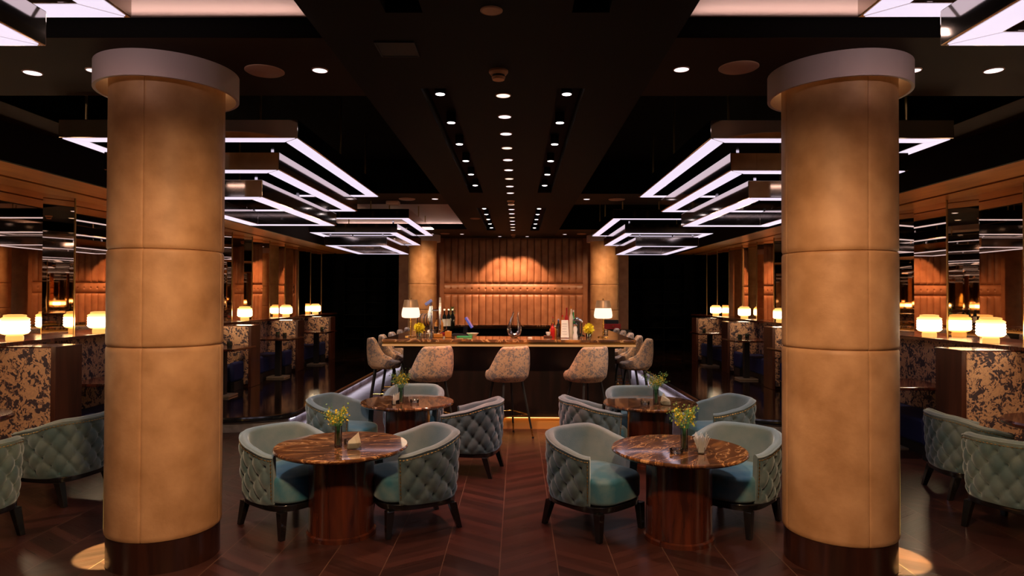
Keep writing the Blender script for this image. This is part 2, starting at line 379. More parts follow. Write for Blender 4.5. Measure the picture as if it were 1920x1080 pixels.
# ceiling: centre strip with two slots, beams between coffers, coffers
cm = MB(); T = CH+.12
slots = [(-3.0, 3.55), (4.85, 9.75), (11.45, 15.3)]
SX0, SX1 = .40, .60
xe = 1.04
cm.box(-SX0, SX0, -9.5, 19.5, CH, T)
for s in (-1, 1):
    cm.box(min(s*SX1, s*xe), max(s*SX1, s*xe), -9.5, 19.5, CH, T)
    y = -9.5
    for a, b in slots+[(19.5, 19.5)]:
        cm.box(min(s*SX0, s*SX1), max(s*SX0, s*SX1), y, a, CH, T); y = b
cm.box(-SX1, SX1, -9.5, 19.5, T, T+.02)
struct('ceiling', cm, M['ceil'], 'black painted ceiling', smooth=False)
coffers = [(-1.9, 3.90), (5.03, 9.84), (10.98, 15.08)]
for s, nm in ((-1, 'left'), (1, 'right')):
    bm_ = MB(); y = -9.5
    for a, b in coffers+[(19.5, 19.5)]:
        bm_.box(min(s*xe, s*4.39), max(s*xe, s*4.39), y, a, CH, CH+.12); y = b
    for a, b in coffers:
        bm_.box(min(s*3.95, s*4.39), max(s*3.95, s*4.39), a, b, CH, CH+.12)
    struct('ceiling_beams_'+nm, bm_, M['ceil_brown'], 'dark ceiling beams between the %s coffers' % nm, smooth=False)
    for k, (a, b) in enumerate(coffers):
        pale = (k == 0) or (k == 2 and s < 0)
        h = CH+(.12 if pale else .5)
        x0, x1 = sorted((s*xe, s*3.95))
        cw = MB().box(x0, x1, a, b, h, h+.02)
        struct('ceiling_coffer_panel', cw, M['pale'] if pale else M['void'], smooth=False)
        cs = MB().box(x0-.02, x0+.004, a, b, CH+.002, h+.01).box(x1-.004, x1+.02, a, b, CH+.002, h+.01).box(x0, x1, a-.02, a+.004, CH+.002, h+.01).box(x0, x1, b-.004, b+.02, CH+.002, h+.01)
        if True: struct('ceiling_coffer_side', cs, M['void'], smooth=False)
        if pale:   # cove lamp along the far edge of the recess
            d = bpy.data.lights.new('cove_lamp', 'AREA'); d.shape = 'RECTANGLE'; d.size = x1-x0-.1; d.size_y = .05; d.energy = 3.5 if k == 0 else 5; d.color = (1, .70, .62)
            o = bpy.data.objects.new('cove_lamp', d); COL.objects.link(o); o.location = ((x0+x1)/2, b-.06, CH+.012); o.rotation_euler = (R(180+70), 0, 0)

# ------------------------------------------------------------------ columns
def column(x, y, phase, label):
    t = thing('column', (x, y, 0), 0, label, 'column', 'leather wrapped columns')
    rc = .355
    MB().lathe([(.345, 0), (.345, .20)], n=64).build('plinth', M['darkwood'], t)
    MB().lathe([(rc-.02, .20), (rc-.02, CH)], n=48).build('core', M['darkwood'], t)
    for z0, z1 in ((.20, 1.42), (1.42, 2.045), (2.045, CH-.01)):
        for q in range(4):
            rows = []
            nz = 28; na = 26
            for j in range(nz+1):
                fz = j/nz
                fz = .5-.5*math.cos(math.pi*fz)
                z = z0+(z1-z0)*fz; row = []
                dz = min(z-z0, z1-z)
                for i in range(na+1):
                    fa = .5-.5*math.cos(math.pi*i/na)
                    ang = R(phase+q*90+90*fa); da = min(fa, 1-fa)*math.pi/2*rc
                    e1 = 1-max(0, 1-dz/.022)**2; e2 = 1-max(0, 1-da/.010)**2
                    rr = rc-.016+.016*math.sqrt(max(0, e1))*1.0-.006*(1-math.sqrt(max(0, e2)))
                    row.append((rr*math.cos(ang), rr*math.sin(ang), z))
                rows.append(row)
            MB().grid(rows).build('leather_panel', M['leather'], t, fix=False)
    MB().lathe([(.445, CH-.165), (.445, CH), (.425, CH), (.425, CH-.165), (.445, CH-.165)], n=72, cap0=False, cap1=False).build('collar', M['cap'], t)
    MB().lathe([(.372, CH-.03), (.42, CH-.03)], n=48, cap0=False, cap1=False).build('collar_light', emis('collar_light', (1, .55, .2), .7), t)
    return t
column(-2.265, 4.5, -85, 'tan leather column on the left, near the camera')
column(2.27, 4.5, -87, 'tan leather column on the right, near the camera')
column(-2.265, 16.6, -90, 'distant tan leather column left of the padded wall')
column(2.27, 16.6, -90, 'distant tan leather column right of the padded wall')

# ------------------------------------------------------------------ padded leather wall
t = thing('padded_wall_panel', (0, 17.3, 0), 0, 'russet channel-tufted leather panel behind the bar between the columns', 'wall panel')
def channels(z0, z1, wch=.18, n=20, depth=.05):
    mb = MB()
    for i in range(n):
        xc = (i-(n-1)/2)*wch; rows = []
        for j in range(13):
            f = j/12; f2 = .5-.5*math.cos(math.pi*f); z = z0+(z1-z0)*f2; dz = min(z-z0, z1-z); e = math.sqrt(max(0, 1-max(0, 1-dz/.05)**2))
            rows.append([(xc+wch/2*math.sin(R(-90+180*k/10)), -(.004+depth*math.cos(R(-90+180*k/10))**.6*e) if 0 < k < 10 else -.002, z) for k in range(11)])
        mb.grid(rows)
    return mb
channels(2.09, CH-.01).build('upper_channels', M['leather_wall'], t, ang=60)
channels(.9, 1.80).build('lower_channels', M['leather_wall'], t, ang=60)
mb = MB(); rows = []
for j in range(17):
    z = 1.81+.27*j/16; row = []
    for i in range(361):
        x = -1.8+3.6*i/360; fx = (x/.18+.5) % 1-.5; d = math.hypot(fx*.18, z-1.945)
        row.append((x, -(.055*math.sin(math.pi*j/16)**.5)+.035*math.exp(-(d/.02)**2)+.006*math.exp(-(fx*.18/.008)**2) if 0 < j < 16 else -.002, z))
    rows.append(row)
mb.grid(rows).build('button_band', M['leather_wall'], t, ang=70)

# ------------------------------------------------------------------ chandeliers
def chandelier():
    t = thing('tiered_chandelier')
    for k, (hw, hl, zb) in enumerate(((.945, 1.55, 2.99), (.72, 1.33, 2.78), (.515, 1.15, 2.585))):
        h = .145; wd = .155
        mb = MB()
        o = [(-hw, -hl), (hw, -hl), (hw, hl), (-hw, hl)]; i_ = [(-hw+wd, -hl+wd), (hw-wd, -hl+wd), (hw-wd, hl-wd), (-hw+wd, hl-wd)]
        vs = [(x, y, z) for z in (zb, zb+h) for q in (o, i_) for x, y in q]
        fs = []
        for a in range(4):
            b = (a+1) % 4
            fs += [(a, b, 4+b, 4+a), (8+a, 12+a, 12+b, 8+b), (a, 8+a, 8+b, b), (4+a, 4+b, 12+b, 12+a)]
        mb.add(vs, fs)
        fr = mb.build('frame', M['steel'], t, smooth=False, bev=.004)
        g = .014; g2 = wd-.014; e = .012
        for a in range(4):
            b = (a+1) % 4
            def ins(c, q, d):   # corner point inset by d, shifted along the side by e for the mitre gap
                sx = 1 if o[c][0] > 0 else -1; sy = 1 if o[c][1] > 0 else -1
                return [o[c][0]-sx*d, o[c][1]-sy*d]
            pa0, pa1, pb0, pb1 = ins(a, 0, g), ins(a, 0, g2), ins(b, 0, g), ins(b, 0, g2)
            ax = 0 if a in (0, 2) else 1
            sgn = 1 if pb0[ax] > pa0[ax] else -1
            for p in (pa0, pa1): p[ax] += sgn*e
            for p in (pb0, pb1): p[ax] -= sgn*e
            z = zb-.003
            poly = [pa0, pb0, pb1, pa1]
            vs = [(x, y, z) for x, y in poly]+[(x, y, zb+.002) for x, y in poly]
            d = MB().add(vs, [(0,1,2,3),(7,6,5,4),(0,4,5,1),(1,5,6,2),(2,6,7,3),(3,7,4,0)]).build('diffuser', M['strip'], fr, smooth=False)
        if k:
            for px, py in ((-hw+.08, -hl+.08), (hw-.08, -hl+.08), (hw-.08, hl-.08), (-hw+.08, hl-.08), (hw-.08, 0), (-hw+.08, 0)):
                MB().box(px-.012, px+.012, py-.012, py+.012, zb+h, zb+h+.066).build('spacer_post', M['chrome'], t, smooth=False)
    return t
def rods(t, top):
    for px, py in ((-.78, -1.47), (-.2, -1.47), (.32, -1.47), (.62, -1.47), (.78, 1.47), (-.78, 1.47), (.865, 0), (-.865, 0)):
        MB().cyl((px, py, 3.134), (px, py, top), .010, n=8).build('hanging_rod', M['brassd'], t)
ch0 = None
for (y, nm, tops) in ((1.40, 'nearest the camera, cut off by the picture edge', (CH+.12, CH+.12)), (6.75, 'in the middle, partly behind the near column', (CH+.5, CH+.5)), (12.09, 'farthest back above the bar stools', (CH+.12, CH+.5))):
    for s in (-1, 1):
        if ch0 is None: t = ch0 = chandelier(); proto_children = True
        else: t = copy_tree(ch0) if False else None
        if t is None:
            t = thing('tiered_chandelier')
            for c in [c for c in kids(ch0) if not c.name.startswith('hanging_rod')]:
                c2 = c.copy(); COL.objects.link(c2); c2.parent = t
                for g in kids(c):
                    g2 = g.copy(); COL.objects.link(g2); g2.parent = c2
        t.location = (s*2.56, y, 0)
        tag(t, 'three-tier rectangular strip-light chandelier on the %s, %s' % ('left' if s < 0 else 'right', nm), 'chandelier', 'tiered rectangular chandeliers')
        rods(t, tops[0] if s < 0 else tops[1])

# ------------------------------------------------------------------ ceiling fittings
def disc(name, x, y, r, m, label, cat, group, z=CH, rim=True):
    t = thing(name, (x, y, z), 0, label, cat, group)
    MB().lathe([(r*.86, -.002), (r*.86, -.006)], n=24).build('lens', m, t)
    MB().lathe([(r, 0), (r, -.004), (r*.88, -.008), (r*.86, -.003)], n=24, cap1=False).build('rim', M['disc_off'] if rim else M['matblack'], t)
    return t
ys = [5.01+.592*i for i in range(9)]+[10.98+.60*i for i in range(8)]
for i, y in enumerate(ys):
    disc('ceiling_downlight', 0, y, .060, M['disc_w'] if i % 3 == 0 else M['disc'], '%s nearest round downlight in the centre row of the black ceiling' % ORD[i], 'ceiling light', 'centre row of round downlights')
n_ = 0
rowY = [9.29-.84*(5-i) for i in range(6)]+[11.75+.82*i for i in range(5)]
for s in (-1, 1):
    for i, y in enumerate(rowY):
        t = thing('slot_spotlight', (s*.485, y, CH+.12), 0, '%s nearest small bright spotlight in the %s ceiling slot' % (ORD[i], 'left' if s < 0 else 'right'), 'spotlight', 'spotlights in the ceiling slots')
        MB().lathe([(.042, 0), (.042, -.09), (.036, -.09), (.036, -.06)], n=16, cap1=False).build('housing', M['matblack'], t)
        MB().lathe([(.035, -.085), (.035, -.092), (.02, -.096)], n=16).build('bulb', M['bulb'], t)
disc('ceiling_disc', -.03, 3.52, .060, M['disc_off'], 'unlit tan ceiling disc nearest the top edge of the picture', 'ceiling disc', None)
for i, (y, r) in enumerate(((4.47, .065), (10.56, .06), (16.35, .06))):
    t = thing('smoke_detector', (0 if i else -.02, y, CH), 0, ['round smoke detector on the near ceiling beam ahead of the centre downlights', 'small smoke detector between the two downlight rows in mid ceiling', 'distant smoke detector near the padded wall'][i], 'smoke detector', 'ceiling smoke detectors')
    dm = mat('detector_plastic_%d' % i, (.62, .30, .16), .5)
    MB().lathe([(r, 0), (r, -.012), (r*.8, -.03)], n=24).build('base', dm, t)
    MB().lathe([(r*.66, -.03), (r*.66, -.045)], n=24).build('vent', M['matblack'], t)
    MB().lathe([(r*.72, -.045), (r*.62, -.062)], n=24).build('sensor_head', dm, t)
dl = [(-1.22, 4.45, .055, 'left of the smoke detector, beside the near left column collar'), (1.20, 4.43, .055, 'right of the smoke detector, beside the near right column collar'), (-3.2, 4.5, .062, 'far left near the picture edge'), (3.28, 4.45, .062, 'far right near the picture edge'), (-2.75, 4.45, .05, 'peeping out behind the near left column collar'), (2.75, 4.45, .05, 'peeping out behind the near right column collar'),
      (-1.18, 10.35, .055, 'on the second beam, left'), (1.18, 10.35, .055, 'on the second beam, right'), (-1.25, 16.2, .055, 'on the far beam, left'), (1.25, 16.2, .055, 'on the far beam, right'), (-.345, 16.8, .05, 'left one of the pair lighting the padded wall'), (.345, 16.8, .05, 'right one of the pair lighting the padded wall')]
for x, y, r, l in dl: disc('ceiling_downlight', x, y, r, M['disc'], 'round ceiling downlight '+l, 'ceiling light', 'round beam downlights')
sp = [(-1.60, 4.47, .125, 'left, beside the near left column'), (1.57, 4.40, .125, 'right, beside the near right column'), (-1.62, 10.38, .125, 'on the second beam left of the centre'), (1.65, 10.38, .125, 'on the second beam right of the centre'), (-2.7, 10.38, .125, 'on the second beam behind the left chandelier'), (2.5, 10.38, .125, 'on the second beam behind the right chandelier'), (-.72, 12.95, .10, 'small, left of the centre lights near the bar'), (-1.65, 16.1, .11, 'on the far beam, left'), (1.65, 16.1, .11, 'on the far beam, right')]
for x, y, r, l in sp:
    t = thing('ceiling_speaker', (x, y, CH), 0, 'flat round tan ceiling speaker '+l, 'ceiling speaker', 'round ceiling speakers')
    MB().lathe([(r, 0), (r, -.006), (r*.93, -.012)], n=40).build('grille', mat('speaker_grille', (.42, .22, .16), .6), t)
    MB().lathe([(r*1.03, 0), (r*1.03, -.004), (r, -.006)], n=40, cap1=False).build('rim', M['disc_off'], t)
t = thing('access_panel', (-.62, 4.05, CH), 0, 'faint square glass panel in the black ceiling left of the near smoke detector', 'ceiling panel')
MB().box(-.12, .10, -.09, .13, -.006, 0).build('panel', mat('smoked_panel', (.02, .016, .015), .5, spec=.2), t, smooth=False)
MB().box(-.13, -.12, -.1, .14, -.009, 0).box(.10, .11, -.1, .14, -.009, 0).box(-.12, .10, -.1, -.09, -.009, 0).box(-.12, .10, .13, .14, -.009, 0).build('frame', M['matblack'], t, smooth=False)
tag(MB().box(-1.98, -1.78, 10.5, 10.7, CH-.07, CH).build('ceiling_box', mat('pink_plastic', (.55, .30, .22), .5), bev=.02), 'small tan rounded box mounted on the second ceiling beam, left', 'ceiling box')

# ------------------------------------------------------------------ mirrors on the side walls
zb, zt = 1.28, 2.93
for s, nm in ((-1, 'left'), (1, 'right')):
    y = 18.55; i = 0
    while y > -4.5:
        far = y > 10.4
        wf = .56 if far else .80; wn = .38 if far else .42
        # flat pane
        t = thing('mirror_pane', (s*XW, y-wf/2, zb), 0, '%s tall bronze mirror pane from the far end of the %s wall, flat' % (ORD[i], nm), 'mirror', 'tall mirror panes on the %s wall' % nm)
        dd = .17 if far else (.02 if i % 4 == 0 else 0)      # the far panes stand slightly angled
        MB().prism([(0, -wf/2), (0, wf/2), (-s*(.02+dd), wf/2), (-s*.02, -wf/2)], 0, zt-zb).build('glass', M['mirror'], t, smooth=False)
        MB().box(min(-s*.02, -s*.026), max(-s*.02, -s*.026), -wf/2, -wf/2+.005, 0, zt-zb).build('edge_trim', M['brassd'], t, smooth=False)
        y -= wf; i += 1
        if y < -4.5: break
        t = thing('mirror_pane', (s*XW, y-wn/2, zb), 0, '%s tall bronze mirror pane from the far end of the %s wall, narrow and angled' % (ORD[i], nm), 'mirror', 'tall mirror panes on the %s wall' % nm)
        d = .18 if far else .10
        MB().prism([(-s*.001, -wn/2), (-s*.001, wn/2), (-s*(d+.02), wn/2), (-s*.02, -wn/2)], 0, zt-zb).build('glass', M['mirror'], t, smooth=False)
        MB().box(min(-s*(d+.02), -s*(d+.028)), max(-s*(d+.02), -s*(d+.028)), wn/2-.012, wn/2, 0, zt-zb).build('edge_trim', M['brassd'], t, smooth=False)
        y -= wn; i += 1

# ------------------------------------------------------------------ booths
PITCH = 2.388; Y0 = 6.47
def zfl(y): return ZP if y > YP else 0
for s, nm in ((-1, 'left'), (1, 'right')):
    # shelf on top of the banquette backs
    struct('trim_%d' % (7 if s < 0 else 8), MB().box(min(s*4.92, s*XW), max(s*4.92, s*XW), -4.5, 18.55, 1.245, 1.28), M['redwood'], 'polished red-brown shelf along the %s mirrors' % nm, smooth=False)
    for k in range(-1, 5):   # k = -1 is the bay of the round tables
        yb = Y0+PITCH*k; ye = yb+PITCH; z = zfl(yb+1.2)
        near = {-1: 'nearest', 0: 'second nearest', 1: 'third nearest', 2: 'fourth nearest', 3: 'fifth nearest', 4: 'farthest'}[k]
        # divider
        if k >= 0:
            zd = zfl(yb+.1) if k != 0 else 0
            t = thing('booth_divider', (s*4.39, yb, zd), 0, '%s high floral booth divider with brown wooden end on the %s' % (near, nm), 'booth divider', 'booth dividers on the %s' % nm)
            H = 1.245-zd; X1 = .83 if True else 1
            MB().box(0 if s > 0 else -.05, .05 if s > 0 else 0, 0, .40, 0, H).build('end_panel', M['endwood'], t, smooth=False, bev=.006)
            a, b = sorted((s*.05, s*.985))
            for y0, y1 in ((.0, .12), (.28, .40)):
                MB().box(a, b, y0, y1, .05, H-.012).build('upholstered_face', M['floral'], t, smooth=True, bev=.012)
            MB().box(a, b, .10, .30, 0, H-.03).build('core', M['endwood'], t, smooth=False)
            MB().box(a, b, 0, .40, H-.012, H).build('cap_rail', M['redwood'], t, smooth=False)
        if k == 4: continue
        # wall banquette
        t = thing('banquette', (s*(XW-.03), (yb+ye)/2+.2, z), 0, 'floral wall banquette back in the %s booth on the %s' % (near, nm), 'banquette', 'banquettes on the %s' % nm)
        L2 = (PITCH-.0)/2-.0
        a, b = sorted((-s*.35, 0)); HL = (PITCH-.41)/2
        for q in range(4):
            y0 = -HL+q*HL/2; MB().box(a, b, y0+.002, y0+HL/2-.002, .40 if k >= 0 else .02, 1.243-z).build('back_cushion', M['floral'], t, bev=.012)
        if k < 0: continue
        MB().box(min(-s*.78, 0), max(-s*.78, 0), -HL, HL, .12, .40).build('seat', M['blue'], t, bev=.03)
        MB().box(min(-s*.74, 0), max(-s*.74, 0), -HL, HL, 0, .12).build('plinth', M['matblack'], t, smooth=False)
        # benches against dividers
        if k >= 0:
            for w_, yy in (('near', yb+.40), ('far', ye-.45)):
                t = thing('bench_seat', (s*4.50, yy, z), 0, 'navy velvet bench seat on the %s side of the %s booth on the %s' % (w_, near, nm), 'bench', 'navy bench seats on the %s' % nm)
                a, b = sorted((0, s*.10))
                MB().box(min(0, s*.08), max(0, s*.08), 0, .45, .14, .46).build('seat', M['blue'], t, bev=.04)
                MB().box(min(0, s*.06), max(0, s*.06), .04, .41, 0, .14).build('plinth', M['matblack'], t, smooth=False)
                # floral bolster
                MB().blob((s*.04, .37 if w_ == 'far' else .08, .58), .04, .06, .12, 16).build('cushion', M['floral'], t)
            yc = (yb+.4+ye)/2
            t = thing('booth_table', (s*4.33, yc, z), 0, 'brown wooden booth table in the %s booth on the %s' % (near, nm), 'table', 'booth tables on the %s' % nm)
            a, b = sorted((-s*.25, s*.66))
            MB().box(a, b, -.42, .42, .72, .755).build('tabletop', M['redwood'], t, smooth=False, bev=.008)
            MB().box(-.05+s*.1, .05+s*.1, -.05, .05, .03, .72).build('pedestal', M['matblack'], t, smooth=False, bev=.004)
            MB().box(-.17+s*.1, .17+s*.1, -.17, .17, 0, .03).build('base_plate', M['plate'], t, smooth=False, bev=.006)
            def tumbler(x, y, l):
                g = thing('tumbler', (x, y, z+.756), 0, l, 'glass', 'green glasses on the booth tables')
                MB().lathe([(.034, 0), (.042, .05), (.036, .10), (.032, .10), (.038, .05), (.03, .006)], n=16).build('bowl', M['greenglass'], g)
                MB().lathe([(.030, .007), (.034, .04)], n=14).build('drink', M['greenglass'], g)
            tumbler(s*4.25, yc-.18, 'green glass tumbler on the %s booth table on the %s' % (near, nm))
            if k == 0 or k == 2: tumbler(s*4.5, yc+.15, 'second green tumbler nearer the wall on the %s booth table on the %s' % (near, nm))
            if k == 0:
                nb = thing('napkin_roll', (s*4.18, yc+.1, z+.756), .4, 'dark green rolled napkin on the %s booth table on the %s' % (near, nm), 'napkin', 'rolled napkins on the booth tables')
                MB().cyl((-.11, 0, .028), (.11, 0, .028), .027, .02).build('roll', mat('dark_green_cloth', (.02, .08, .07), .8), nb)
                MB().lathe([(.031, -.02), (.031, .02)], n=14, cap0=False, cap1=False).build('ring', M['brassd'], nb).matrix_local = Matrix.Translation((0, 0, .028)) @ Matrix.Rotation(R(90), 4, 'Y')

# near round booth tables
for s, nm in ((-1, 'left'), (1, 'right')):
    t = thing('round_booth_table', (s*4.56, 5.45, 0), 0, 'dark round table cut off by the %s edge of the picture' % nm, 'table', 'dark round side tables')
    MB().lathe([(.41, .70), (.44, .715), (.44, .735), (.425, .75)], n=64).build('tabletop', M['redwood'], t)
    MB().lathe([(.22, 0), (.20, .06), (.18, .70)], n=40).build('pedestal', M['darkwood'], t)

# shelf lamps
def shelf_lamp():
    t = thing('shelf_lamp')
    MB().lathe([(.075, 0), (.078, .01), (.078, .045), (.07, .055)], n=32).build('base', M['lampamber'], t)
    prof = [(.06, .055)]
    for i in range(25):
        f = i/24; r = .128-.045*max(0, 1-f/.16)**2-.03*max(0, 1-(1-f)/.14)**2+.004*math.sin(f*math.pi*2*6)
        prof.append((r, .06+.185*f))
    MB().lathe(prof, n=36).build('glass_shade', M['lampglass'], t)
    MB().lathe([(.095, .244), (.102, .254), (.096, .264), (.06, .270)], n=32).build('cap', M['lampamber'], t)
    return t
sl = shelf_lamp(); first = True
lampY = {-1: [6.82, 8.21, 10.5, 12.6, 14.85, 17.0, 4.6, 2.0], 1: [7.02, 8.06, 10.5, 12.6, 14.6, 16.7, 5.6, 2.0]}
for s in (-1, 1):
    ysr = sorted(lampY[s])
    for i, y in enumerate(ysr):
        if first: o = sl; first = False
        else: o = copy_tree(sl)
        o.location = (s*5.06, y, 1.281)
        tag(o, '%s nearest glowing ribbed-glass lamp on the %s mirror shelf' % (ORD[i], 'left' if s < 0 else 'right'), 'lamp', 'glowing lamps on the mirror shelves')

# curtains on the wall behind the camera (seen in the mirrors)
for i, (x0, x1) in enumerate(((-5.2, -3.2), (-1.6, .2), (.6, 2.4), (3.4, 5.2))):
    rows = []
    for z in (0.02, 3.2):
        rows.append([(x0+(x1-x0)*k/80, -9.25+.07*math.sin(k*.9)+(.02*math.sin(k*2.1)), z) for k in range(81)])
    o = MB().grid(rows).build('curtain', M['curtain'], None, fix=False); sm = o.modifiers.new('thick', 'SOLIDIFY'); sm.thickness = .01
    tag(o, '%s brown curtain from the left on the wall behind the camera, seen in the mirrors' % ORD[i], 'curtain', 'brown curtains seen in the mirrors')

# ------------------------------------------------------------------ bar
ZC = 1.195
bar = thing('bar_counter', (0, 8.86, 0), 0, 'dark panelled bar with brown marble top and gold edge in the middle of the room', 'bar')
def ring(mb, xo, y0, y1, wi, wf, wbk, z0, z1):
    mb.box(-xo, xo, y0, y0+wf, z0, z1); mb.box(-xo, xo, y1-wbk, y1, z0, z1)
    mb.box(-xo, -xo+wi, y0+wf, y1-wbk, z0, z1); mb.box(xo-wi, xo, y0+wf, y1-wbk, z0, z1); return mb
yb0, yb1 = -.28, 4.72
ring(MB(), 1.64, yb0, yb1, .56, .75, .6, ZC-.035, ZC).build('marble_top', M['marble2'], bar, smooth=False, bev=.006)
ring(MB(), 1.63, yb0+.01, yb1-.01, .12, .12, .12, ZC-.09, ZC-.0355).build('gold_edge_band', M['brass'], bar, smooth=False)
ring(MB(), 1.50, yb0+.13, yb1-.1, .3, .2, .12, ZC-.12, ZC-.091).build('underside_rail', M['matblack'], bar, smooth=False)
ring(MB(), 1.405, 0, yb1-.2, .06, .06, .06, .17, ZC-.12).build('front_panelling', wood('bar_front_wood', (.006, .003, .002), (.017, .006, .004), (1, 1, .12), .35, .1, 12), bar, smooth=False)
ring(MB(), 1.425, -.02, yb1-.18, .06, .06, .06, 0.0, .155).build('kick_plate', mat('orange_kick_plate', (.60, .26, .07), .4), bar, smooth=False)
ring(MB(), 1.455, -.05, yb1-.17, .05, .05, .05, .157, .17).build('kick_trim', M['brass'], bar, smooth=False)
MB().box(-1.42, 1.42, -.046, -.036, .150, .156).build('kick_light_strip', M['ledw'], bar, smooth=False)
# added glow on the gold edge, standing in for warm light on brass
ring(MB(), 1.634, yb0+.006, yb1-.006, .004, .004, .004, ZC-.088, ZC-.062).build('edge_glow_strip', emis('gold_edge_glow', (1, .40, .09), .34), bar, smooth=False)
for x in [-1.40+.28*i for i in range(11)]: pass
t = thing('bar_worktop', (0, 9.62, 0), 0, 'dark working counter inside the bar ring', 'worktop')
MB().box(-1.05, 1.05, 0, .50, .86, .90).build('worktop', M['chrome'], t, smooth=False)
MB().box(-1.0, 1.0, .04, .46, 0, .86).build('cabinet', M['matblack'], t, smooth=False)

# stools
def ss(x): x = max(0, min(1, x)); return x*x*(3-2*x)
def shell(prof_top, a, b, zbot, amax, th, mat_, name, parent, ex=2.0, n=72, tuft=False, taper=.90, closebottom=False, split=False):
    """wrap-around upholstered back: outer face, rolled rim, inner face"""
    S = [0]; P = []
    for i in range(n+1):
        th_ = R(-amax+2*amax*i/n)
        sx, cy = math.sin(th_), math.cos(th_)
        x = a*math.copysign(abs(sx)**(2/ex), sx); y = b*math.copysign(abs(cy)**(2/ex), cy); P.append((x, y))
    for i in range(1, n+1): S.append(S[-1]+math.hypot(P[i][0]-P[i-1][0], P[i][1]-P[i-1][1]))
    Nn = []
    for i in range(n+1):
        p0 = P[max(0, i-1)]; p1 = P[min(n, i+1)]; dx, dy = p1[0]-p0[0], p1[1]-p0[1]; l = math.hypot(dx, dy); Nn.append((-dy/l, dx/l))
    for i in range(n+1):
        if Nn[i][0]*P[i][0]+Nn[i][1]*P[i][1] < 0: Nn[i] = (-Nn[i][0], -Nn[i][1])
    outer, inner = [], []
    nv = 40 if tuft else 14
    mid = S[-1]/2
    for i in range(n+1):
        x, y = P[i]; nx, ny = Nn[i]; ang = -amax+2*amax*i/n; zt_ = prof_top(ang); H = zt_-zbot
        co = []
        for j in range(nv+1):
            f = j/nv; z = zbot+H*f*.93; tp = taper+(1-taper)*math.sqrt(f); off = 0
            if tuft:
                p = (S[i]-mid)/.070+.0; q = (zt_-.10-z)/.088
                aa, bb = (p+q)/2, (p-q)/2
                fa, fb = aa-round(aa), bb-round(bb)
                fade = ss((zt_-.035-z)/.03)*ss((z-zbot-.0)/.05)*ss((S[i]-.02)/.05)*ss((S[-1]-S[i]-.02)/.05)
                puff = (abs(math.sin(math.pi*aa))*abs(math.sin(math.pi*bb)))**.42
                off = fade*(.026*(puff-.5)-.034*math.exp(-(fa*fa+fb*fb)/.010))
            else: off = .012*math.sin(math.pi*f)
            if closebottom: off -= .03*(1-ss(f/.16))
            co.append((x*tp+nx*off, y*tp+ny*off, z))
        outer.append(co)
        ci = [co[-1]]
        for j in range(1, 9):     # rolled rim
            t_ = math.pi*j/8; d = th/2-th/2*math.cos(t_); ci.append((x-nx*d, y-ny*d, zbot+H*.93+H*.07*math.sin(t_)))
        for j in range(1, 9):
            f = 1-j/8; z = zbot+H*.93*f; tp = taper+(1-taper)*math.sqrt(f); ci.append((x*tp-nx*th, y*tp-ny*th, z))
        inner.append(ci)
    mo = MB().grid(outer); mi = MB().grid(inner)
    if split:
        # end caps belong to the outer cover
        for i in (0, n):
            loop = outer[i]+inner[i][1:]; mo.add(loop, [tuple(range(len(loop)))])
        o1 = mo.build(name, mat_, parent, ang=60); o2 = mi.build('inner_back', M['velvet_in'], parent, ang=60)
    else:
        g = [outer[i]+inner[i][1:] for i in range(n+1)]
        mb = MB().grid(g)
        for i in (0, n): mb.add(g[i], [tuple(range(len(g[i])))])
        o1 = mb.build(name, mat_, parent, ang=60)
    return o1, P, S, Nn
def slab(a, bf, bb, z0, z1, ex=3.0, n=48, rr=.03, dome=.0, steps=5, taper=1.0):
    """rounded cushion with superellipse plan"""
    mb = MB(); rows = []
    prof = []
    for j in range(steps+1): t_ = R(90*j/steps); prof.append((1-(rr/a)*(1-math.sin(t_)), z0+rr*(1-math.cos(t_))))
    for j in range(steps+1): t_ = R(90*j/steps); prof.append((1-(rr/a)*(1-math.cos(t_)), z1-rr+rr*math.sin(t_)))
    for f, z in ((.7, z1+dome*.6), (.4, z1+dome*.9), (.1, z1+dome)): prof.append((f, z))
    for f, z in prof:
        row = []
        for i in range(n):
            t_ = 2*math.pi*i/n; sx, cy = math.sin(t_), math.cos(t_)
            x = a*f*math.copysign(abs(sx)**(2/ex), sx); yy = (bb if cy > 0 else bf)*f*math.copysign(abs(cy)**(2/ex), cy); row.append((x, yy, z))
        rows.append(row)
    mb.grid(rows, True); k = len(mb.v)-n
    mb.f.append(tuple(range(n))[::-1]); mb.f.append(tuple(k+i for i in range(n)))
    return mb
def make_stool():
    t = thing('bar_stool')
    def top(a):
        a = abs(a); return .845+.295*(1-ss((a-38)/62))-.04*ss((a-100)/20)
    shell(top, .275, .255, .70, 122, .055, M['floral2'], 'backrest', t, ex=2.2, n=56, taper=.84, closebottom=True)
    slab(.222, .235, .19, .705, .80, 2.4, rr=.03, dome=.012).build('seat', M['floral2'], t)
    for sx, sy in ((-1, -1), (1, -1), (1, 1), (-1, 1)):
        p0 = Vector((sx*.13, sy*.13, .705)); p1 = Vector((sx*.215, sy*.215, .12)); p2 = p0+(p1-p0)*((.705-.02)/(.705-.12))
        lg = MB().cyl(p0, p1, .016, .0125, 10).build('leg', M['matblack'], t)
        MB().cyl(p1, p2, .0125, .009, 10).build('brass_foot', M['brass'], lg)
        MB().cyl(p2, p2-Vector((0, 0, .02)), .012, .012, 10).build('foot_pad', M['matblack'], lg)
    q = .19
    pts = [(-q, -q, .29), (q, -q, .29), (q, q, .29), (-q, q, .29)]
    MB().tube(pts, .0085, 8, True).build('footrest', M['brass'], t)
    return t
st0 = make_stool(); first = True
